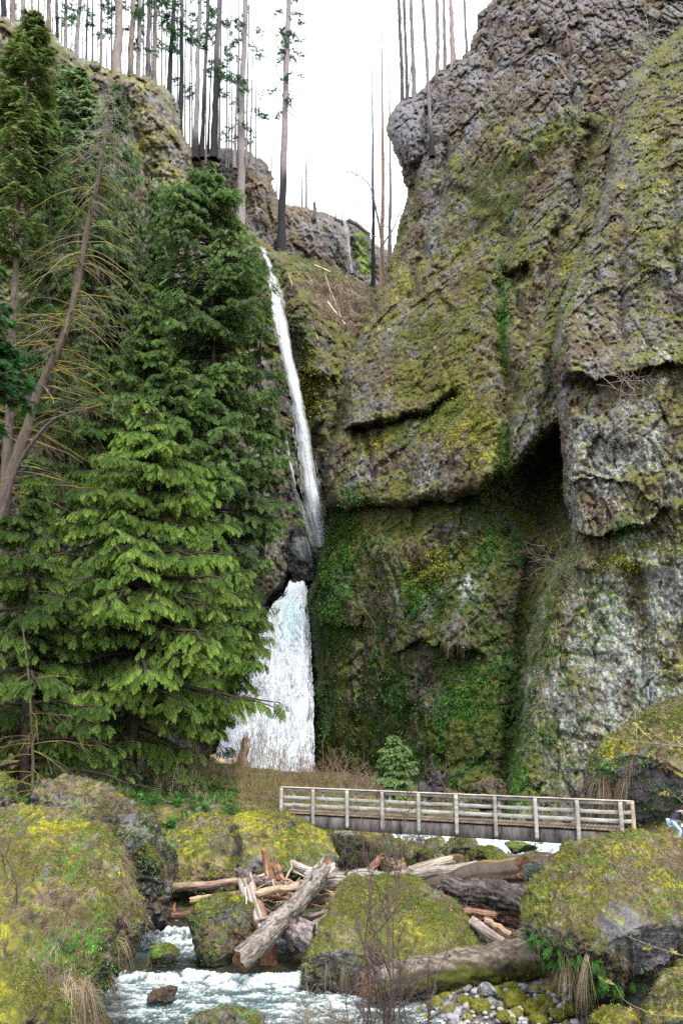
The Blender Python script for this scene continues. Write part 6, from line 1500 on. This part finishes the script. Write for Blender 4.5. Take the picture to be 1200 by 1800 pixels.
    for wn, sd in (('wl', -1), ('wr', 1)):
        w = np.array(J[wn]); d = norm(np.array([.7, -.1 * sd, -.5])); pal = w + d * .08
        vs = [w, w + d * .045, pal]; es = [(0, 1), (1, 2)]; rr = [.024, .030, .028]
        sdv = norm(np.cross(d, [0, 0, 1.]))
        for f, (o_, l) in enumerate([(-.030, .062), (-.010, .074), (.010, .070), (.029, .055)]):
            b0 = len(vs); vs += [pal + sdv * o_, pal + sdv * o_ + d * l * .5 + np.array([0, 0, -.006]), pal + sdv * o_ + d * l * .85 + np.array([0, 0, -.025])]; es += [(2, b0), (b0, b0 + 1), (b0 + 1, b0 + 2)]; rr += [.010, .009, .008]
        b0 = len(vs); vs += [w + d * .03 - sdv * sd * .035, w + d * .065 - sdv * sd * .055 + np.array([0, 0, -.02])]; es += [(1, b0), (b0, b0 + 1)]; rr += [.011, .009]
        skin('hand', vs, es, rr, m_skin, root)
    return root
person()
p = at(1199, 1451, 33.2)
m, nt, b = newmat('white_paper'); nz = nt.nodes.new('ShaderNodeTexNoise'); nz.inputs['Scale'].default_value = 20; b.inputs['Base Color'].default_value = (.75, .77, .8, 1); b.inputs['Roughness'].default_value = .6
bm = bmesh.new(); bmesh.ops.create_cube(bm, size=1); bmesh.ops.scale(bm, vec=(.16, .03, .11), verts=bm.verts); bmesh.ops.bevel(bm, geom=bm.edges[:], offset=.006, segments=2)
me = bpy.data.meshes.new('pouch'); bm.to_mesh(me); bm.free(); o = bpy.data.objects.new('pouch', me); COL.objects.link(o); o.location = p; o.rotation_euler = (.3, .2, .4); me.materials.append(m)
tag(o, 'small white pouch held in the hands of the bending person', 'pouch')
# ------------------------------------------------------------------ plants too many to count
prg = np.random.default_rng(99)
def pick(S, w, n):
    w = np.clip(w, 0, None) ** 1.0
    if w.sum() <= 0: w = np.ones(len(w))
    return prg.choice(len(w), n, p=w / w.sum())

def leaf_clumps(bag, P, Nn, size, cols, per=5):
    n = len(P); m = n * per
    Q = np.repeat(P, per, 0) + prg.normal(size=(m, 3)) * np.repeat(size, per)[:, None] * .8 + np.repeat(Nn, per, 0) * np.repeat(size, per)[:, None] * .3
    D = norm(prg.normal(size=(m, 3)) + np.array([0, -.2, -.5])); up = norm(np.repeat(Nn, per, 0) + np.array([0, 0, .9]) + prg.normal(size=(m, 3)) * .45)
    s = norm(np.cross(D, up)); L = np.repeat(size, per) * prg.uniform(.5, 1.1, m); w = L * .36
    a = Q; b = Q + D * (L * .45)[:, None]; e = Q + D * L[:, None] - np.array([0, 0, .12]) * L[:, None]
    V = np.stack([a, b - s * w[:, None], e, b + s * w[:, None]], 1).reshape(-1, 3)
    C = np.repeat(np.repeat(cols, per, 0) * prg.uniform(.6, 1.4, (m, 1)), 4, 0)
    bag.add(V, np.arange(len(V)).reshape(-1, 4), C)

def tufts(bag, P, Nn, L, cols, per=8, droop=.9, wid=.05, spread=.5, out=.8, up=.3):
    n = len(P); m = n * per
    Q = np.repeat(P, per, 0) + prg.normal(size=(m, 3)) * np.repeat(L, per)[:, None] * .1
    D = norm(np.repeat(Nn, per, 0) * out + prg.normal(size=(m, 3)) * spread + np.array([0, 0, up]))
    ll = np.repeat(L, per) * prg.uniform(.5, 1.1, m)
    V, Fc = ribbons(Q, D, ll, ll * wid, droop * prg.uniform(.6, 1.3, m), 4)
    C = np.repeat(np.repeat(cols, per, 0) * prg.uniform(.7, 1.3, (m, 1)), 8, 0)
    bag.add(V, Fc, C)

def nz(S): return S['n'] / (np.linalg.norm(S['n'], axis=-1, keepdims=True) + 1e-9)
def mixc(n, *cs):
    cs = np.array(cs); i = prg.integers(0, len(cs), n); return cs[i] * prg.uniform(.8, 1.2, (n, 1))
GREEN = ((.05, .15, .015), (.08, .21, .02), (.03, .09, .012)); MOSS = ((.17, .175, .02), (.11, .13, .02), (.25, .235, .02)); TAN = ((.27, .20, .135), (.33, .255, .175), (.19, .135, .09))
LEAFM = leaf_mat('small_leaves', .25)
leafbag, grassbag, mossbag = Bag(), Bag(), Bag()
spec = {'mossy grey basalt wall rising at the right edge': (3600, 2600, 7000), 'steep mossy cliff shoulder above the dark overhang': (3000, 2400, 9000), 'dark green mossy wall beside the lower falls': (7000, 1300, 9000),
        'shadowy gorge head behind the upper falls': (2000, 2200, 1600), 'far burned hill at the head of the gorge': (700, 1800, 400), 'left gorge wall standing behind the conifers': (2500, 2500, 4000)}
for lab, (a, g, mo) in spec.items():
    S = SCAT[lab]; n = nz(S); Ys = S['P'][:, 1]
    vis = 1
    cl = sstep(.45, .65, fbm(S['P'] * .7, 61, 3))
    i = pick(S, (S['E']['green'] + .02) * (.15 + cl), a); sz = .16 * (Ys[i] / 75) * prg.uniform(.7, 1.5, a)
    leaf_clumps(leafbag, S['P'][i], n[i], sz, mixc(a, *GREEN), 5)
    cl = sstep(.5, .68, fbm(S['P'] * .5, 71, 3))
    i = pick(S, (S['E']['dry'] + .03) * (.1 + cl) * (n[:, 2] > -.3), g)
    tufts(grassbag, S['P'][i], n[i], .42 * (Ys[i] / 75) * prg.uniform(.5, 1.5, g), mixc(g, *TAN), 7, droop=1.1, wid=.055)
    i = pick(S, (S['E']['yellow'] + .02), mo); 
    leaf_clumps(mossbag, S['P'][i] + n[i] * .02, n[i], .15 * (Ys[i] / 75) * prg.uniform(.6, 1.4, mo), np.clip(S['c'][i] * 1.25, .02, .5) if 'c' in S else mixc(mo, *MOSS), 5)
# known gardens on the walls: pale hanging grass left of the grey wall, leafy patches beside the falls
def garden(lab, cx, cy, rx, ry, n, kind, ang=0, size=.2):
    S = SCAT[lab]; i = pick(S, blob(S['px'], S['py'], cx, cy, rx, ry, ang) ** 1.5 * (fbm(S['P'] * .9, 81, 2) > .45), n)
    if not len(i): return
    k = S['P'][i][:, 1] / 75
    if kind == 'leaf': i = i[:int(n * .65)]; k = k[:len(i)]; n = len(i); leaf_clumps(leafbag, S['P'][i], nz(S)[i], size * .85 * k * prg.uniform(.7, 1.4, n), mixc(n, *GREEN), 6)
    elif kind == 'grass': tufts(grassbag, S['P'][i], nz(S)[i], size * k * prg.uniform(.6, 1.4, n), mixc(n, *TAN, (.5, .40, .32)), 12, droop=1.3, wid=.05, spread=.3)
    elif kind == 'greengrass': tufts(grassbag, S['P'][i], nz(S)[i], size * k * prg.uniform(.6, 1.4, n), mixc(n, (.12, .20, .04), (.18, .24, .06), (.25, .24, .10)), 9, droop=1.0, wid=.05, spread=.4)
    else: leaf_clumps(mossbag, S['P'][i], nz(S)[i], size * k * prg.uniform(.7, 1.4, n), mixc(n, *MOSS), 6)
RW = 'mossy grey basalt wall rising at the right edge'; UW = 'steep mossy cliff shoulder above the dark overhang'; LW = 'dark green mossy wall beside the lower falls'
garden(RW, 955, 1160, 36, 120, 130, 'grass', 8, .75); garden(RW, 1030, 1240, 90, 120, 60, 'grass', 0, .6); garden(RW, 910, 1340, 22, 120, 900, 'leaf', 8, .16); garden(RW, 945, 1150, 26, 190, 900, 'leaf', 10, .16)
garden(RW, 970, 990, 30, 40, 200, 'greengrass', 30, .8); garden(RW, 1120, 980, 60, 18, 500, 'moss', -12, .2); garden(RW, 1150, 330, 60, 240, 900, 'moss', 8, .2); garden(RW, 1110, 930, 24, 26, 200, 'leaf', 0, .16)
garden(UW, 884, 560, 14, 90, 500, 'leaf', 0, .2); garden(UW, 884, 820, 13, 50, 500, 'leaf', 0, .2); garden(UW, 880, 330, 80, 50, 500, 'greengrass', -35, .8); garden(UW, 930, 270, 80, 30, 300, 'leaf', -40, .22)
garden(UW, 740, 590, 90, 24, 300, 'greengrass', -28, .7); garden(UW, 820, 740, 60, 50, 600, 'moss', -20, .2); garden(UW, 770, 735, 80, 16, 400, 'leaf', -22, .18); garden(UW, 620, 870, 22, 40, 400, 'leaf', 0, .2); garden(UW, 820, 560, 150, 150, 900, 'moss', 0, .2)
garden(UW, 800, 420, 120, 160, 300, 'grass', -30, .7)
garden(LW, 590, 950, 50, 60, 1400, 'leaf', 0, .22); garden(LW, 585, 1080, 30, 80, 800, 'leaf', 0, .2); garden(LW, 860, 980, 16, 80, 700, 'leaf', 0, .2); garden(LW, 820, 1220, 66, 80, 2000, 'leaf', 0, .2); garden(LW, 740, 1050, 50, 40, 900, 'leaf', 0, .2)
garden(LW, 760, 1000, 60, 22, 700, 'moss', -30, .2); garden(LW, 790, 1110, 60, 40, 60, 'grass', 0, .6); garden(LW, 690, 960, 60, 30, 90, 'grass', 0, .6)
GH = 'shadowy gorge head behind the upper falls'
garden(GH, 600, 520, 60, 40, 900, 'grass', 35, .9); garden(GH, 560, 470, 50, 14, 300, 'greengrass', 20, .9); garden(GH, 545, 690, 24, 50, 500, 'moss', 0, .25)

# boulders: moss nap, dry tufts, leaf rosettes
for lab, S in SCAT.items():
    if 'front' not in S: continue
    Ysv = S['P'][:, 1]
    if Ysv.mean() > 70: continue
    n = nz(S); fr = (S['front'] > -.15) * 1.0; area = (S['px'].max() - S['px'].min()) * (S['py'].max() - S['py'].min())
    fr = fr * (.25 + .75 * sstep(-.1, .4, n[:, 2])) * (S['px'] > -30) * (S['px'] < 1230) * (S['py'] < 1830)
    if area < 300 or fr.sum() < 50: continue
    vis_area = min(area, 130000) * (1 if Ysv.mean() < 45 else .4)
    k = Ysv.mean() / 28
    mossy = S['E'].get('yellow', 0) + S['E'].get('olive', 0) + S['E'].get('lime', 0) * 1.0
    nm = int(vis_area / 9)
    bare = 'bare brown' in lab or 'dark wet' in lab or 'pointed' in lab or 'streaked' in lab
    if not bare:
        i = pick(S, fr * (mossy + .05), nm); c = S['E']
        cc = 1.0 * (np.array((.10, .115, .018)) * c['olive'][i][:, None] + np.array((.25, .235, .018)) * c['yellow'][i][:, None] + np.array((.07, .055, .025)) * (1 - c['olive'][i] - c['yellow'][i])[:, None]) * prg.uniform(.7, 1.4, (nm, 1))
        tufts(mossbag, S['P'][i], n[i], .055 * k * prg.uniform(.5, 1.6, nm), cc, 3, droop=.3, wid=.3, spread=.9, out=1, up=.2)
        cl = sstep(.42, .62, fbm(S['P'] * 1.3, 91, 3))
        gw = dict(zip(['big mossy boulder with dry grass filling the lower left corner', 'great mossy boulder with ferns under it at the lower right', 'rounded mossy boulder in the middle in front of the logjam'], [2.4, 1.7, 1.6])).get(lab, .6)
        nt_ = int(vis_area / 240 * gw); i = pick(S, fr * cl * (S['E']['dry'] + .12) * (n[:, 2] > -.35), nt_)
        tufts(grassbag, S['P'][i], n[i], .26 * prg.uniform(.4, 1.4, nt_) * (.6 + .4 * k), mixc(nt_, *TAN, (.30, .27, .13)), 11, droop=.9, wid=.035, spread=.7)
        ngr = int(vis_area / 300 * gw); i = pick(S, fr * (n[:, 2] > -.2) * (.3 + cl), ngr)
        tufts(grassbag, S['P'][i], n[i], .13 * prg.uniform(.4, 1.4, ngr), mixc(ngr, (.16, .20, .04), (.22, .22, .06), (.30, .26, .12)), 8, droop=.6, wid=.05, spread=.8)
        nl = int(vis_area / 420); cl = sstep(.52, .68, fbm(S['P'] * 1.6, 95, 3)); i = pick(S, fr * cl * (S['E']['green'] + .08), nl)
        leaf_clumps(leafbag, S['P'][i], n[i], .05 * k * prg.uniform(.7, 1.5, nl), mixc(nl, (.10, .30, .04), (.14, .34, .06), (.07, .20, .03)), 5)
# hanging straw under the overhanging edges
def fringe(lab, cx, cy, rx, ry, n, kind, size, ang=0, per=12):
    S = SCAT[lab]; w = blob(S['px'], S['py'], cx, cy, rx, ry, ang) * (S['front'] > -.3); i = pick(S, w, n)
    if not len(i): return
    nn = nz(S)[i]
    if kind == 'straw': tufts(grassbag, S['P'][i], nn, size * prg.uniform(.6, 1.3, n), mixc(n, *TAN, (.46, .36, .25)), 22, droop=1.5, wid=.025, spread=.25, out=.6, up=0)
    if kind == 'leaf': leaf_clumps(leafbag, S['P'][i], nn, size * prg.uniform(.6, 1.3, n), mixc(n, (.10, .30, .04), (.14, .34, .06), (.07, .20, .03)), 6)
    if kind == 'fern':
        m = n * 4; P = np.repeat(S['P'][i], 4, 0); N4 = np.repeat(nn, 4, 0)
        D = norm(N4 * .7 + prg.normal(size=(m, 3)) * .5 + np.array([0, 0, -.45])); V, Fc, C = sprays('fern', P, D, norm(N4 * .5 + np.array([0, -.2, 1.])), size * .7 * prg.uniform(.6, 1.2, m), (.03, .10, .012), (.07, .20, .025), rg=prg)
        fernbag.add(V, Fc, C)
fernbag = Bag()
BL = 'big mossy boulder with dry grass filling the lower left corner'; BR_ = 'great mossy boulder with ferns under it at the lower right'; OC = 'huge mossy outcrop above the right end of the footbridge'
fringe(BL, 212, 1560, 10, 70, 26, 'straw', .55); fringe(BL, 140, 1730, 40, 40, 30, 'straw', .6); fringe(BL, 80, 1650, 60, 60, 26, 'straw', .45); fringe(BL, 160, 1700, 40, 60, 160, 'leaf', .06); fringe(BL, 150, 1765, 20, 24, 60, 'leaf', .07)
fringe(BR_, 1010, 1700, 55, 22, 70, 'fern', .45, 30); fringe(BR_, 935, 1655, 22, 22, 14, 'fern', .4); fringe(BR_, 1000, 1690, 60, 18, 22, 'straw', .5, 30); fringe(BR_, 1060, 1730, 40, 14, 26, 'fern', .4)
fringe(OC, 1080, 1385, 30, 20, 34, 'straw', .8); fringe(OC, 1060, 1340, 40, 40, 200, 'leaf', .10); fringe(OC, 1150, 1400, 60, 60, 120, 'leaf', .10); fringe(OC, 1130, 1300, 50, 50, 30, 'straw', .6)
fringe('tall dark boulder with a mossy sloping top behind the grassy one', 296, 1510, 8, 24, 10, 'straw', .5); fringe('tall dark boulder with a mossy sloping top behind the grassy one', 260, 1500, 40, 50, 160, 'leaf', .06)
fringe('mossy orange yellow boulder under the left end of the footbridge', 500, 1510, 60, 24, 160, 'leaf', .08)
fringe('rounded mossy boulder in the middle in front of the logjam', 600, 1660, 60, 60, 50, 'straw', .35)
# ground cover of the banks
S = SCAT['ground']; P = S['P']; d = P - EYE; zc = d @ FWD; qx = 600 + F * d[:, 0] / zc; qy = 900 - F * (d @ UPV) / zc
land = (P[:, 2] > creek_level(P[:, 0], P[:, 1]) + .15) * (zc > 5) * (qx > -60) * (qx < 1260) * (qy < 1850) * (P[:, 1] > 26)
w = land * 1.0; n = 9000; i = pick(S, w, n); nn = np.tile([0, 0, 1.], (n, 1))
tufts(grassbag, P[i], nn, .3 * prg.uniform(.4, 1.5, n) * np.clip(P[i, 1] / 40, .5, 2), mixc(n, *TAN, (.20, .20, .05), (.16, .17, .04), (.20, .13, .08)), 6, droop=.8, wid=.05, spread=.8)
n = 9000; i = pick(S, w, n); leaf_clumps(mossbag, P[i], np.tile([0, 0, 1.], (n, 1)), .12 * prg.uniform(.6, 1.5, n), mixc(n, *MOSS, (.10, .13, .02)), 5)
n = 500; i = pick(S, w * (qx < 420) * (P[:, 1] > 40), n); m = n * 5; PP = np.repeat(P[i], 5, 0); D = norm(prg.normal(size=(m, 3)) * np.array([1, 1, .2]) + np.array([0, 0, .55]))
V, Fc, C = sprays('fern', PP, D, np.tile([0, 0, 1.], (m, 1)), .7 * prg.uniform(.6, 1.2, m), (.03, .10, .02), (.06, .20, .03), rg=prg); fernbag.add(V, Fc, C)
o = leafbag.build('leafy_plants', LEAFM, smooth=False); tag(o, 'small green leafy plants covering cliffs and boulders', 'plants', kind='stuff')
o = grassbag.build('grass', M_GRASS, smooth=False); tag(o, 'tan and green grass tufts on walls, banks and boulders', 'grass', kind='stuff')
o = mossbag.build('moss', LEAFM, smooth=False); tag(o, 'yellow green moss pile on rock and ground', 'moss', kind='stuff')
o = fernbag.build('ferns', LEAFM, smooth=False); tag(o, 'sword ferns under the right boulder and beneath the cedars', 'ferns', kind='stuff')


# ------------------------------------------------------------------ light
w = bpy.data.worlds.new('World'); sc.world = w; w.use_nodes = True
nt = w.node_tree; bg = nt.nodes['Background']
SUN_EL, SUN_AZ = math.radians(56), math.radians(160)   # azimuth clockwise from the view direction
sky = nt.nodes.new('ShaderNodeTexSky'); sky.sky_type = 'NISHITA'; sky.sun_disc = False
sky.sun_elevation = SUN_EL; sky.sun_rotation = SUN_AZ
sky.dust_density = 3.0; sky.air_density = 1.0
# overcast: a bright cloud deck drawn over the clear sky, thinner in places
tc = nt.nodes.new('ShaderNodeTexCoord'); cn = nt.nodes.new('ShaderNodeTexNoise')
cn.inputs['Scale'].default_value = 1.6; cn.inputs['Detail'].default_value = 5
nt.links.new(tc.outputs['Generated'], cn.inputs['Vector'])
mr = nt.nodes.new('ShaderNodeMapRange'); mr.inputs['From Min'].default_value = .3; mr.inputs['From Max'].default_value = .7
mr.inputs['To Min'].default_value = .82; mr.inputs['To Max'].default_value = 1.0
nt.links.new(cn.outputs['Fac'], mr.inputs['Value'])
mix = nt.nodes.new('ShaderNodeMix'); mix.data_type = 'RGBA'
nt.links.new(mr.outputs[0], mix.inputs['Factor']); nt.links.new(sky.outputs[0], mix.inputs['A'])
mix.inputs['B'].default_value = (8.6, 9.0, 9.6, 1)
nt.links.new(mix.outputs['Result'], bg.inputs['Color']); bg.inputs['Strength'].default_value = 0.15
sl = bpy.data.lights.new('sun', 'SUN'); sl.energy = 2.4; sl.angle = math.radians(11); sl.color = (1, .96, .9)
so = bpy.data.objects.new('sun', sl); COL.objects.link(so)
dirv = Vector((math.sin(SUN_AZ) * math.cos(SUN_EL), math.cos(SUN_AZ) * math.cos(SUN_EL), math.sin(SUN_EL)))
so.rotation_euler = dirv.to_track_quat('Z', 'Y').to_euler()
so.location = (0, 0, 120)
sc.view_settings.view_transform = 'Standard'; sc.view_settings.look = 'None'
sc.view_settings.exposure = 0.9; sc.view_settings.gamma = 1
sc.cycles.max_bounces = 6; sc.cycles.diffuse_bounces = 3; sc.cycles.transparent_max_bounces = 24
sc.cycles.use_denoising = False
sc.cycles.denoising_prefilter = 'ACCURATE'
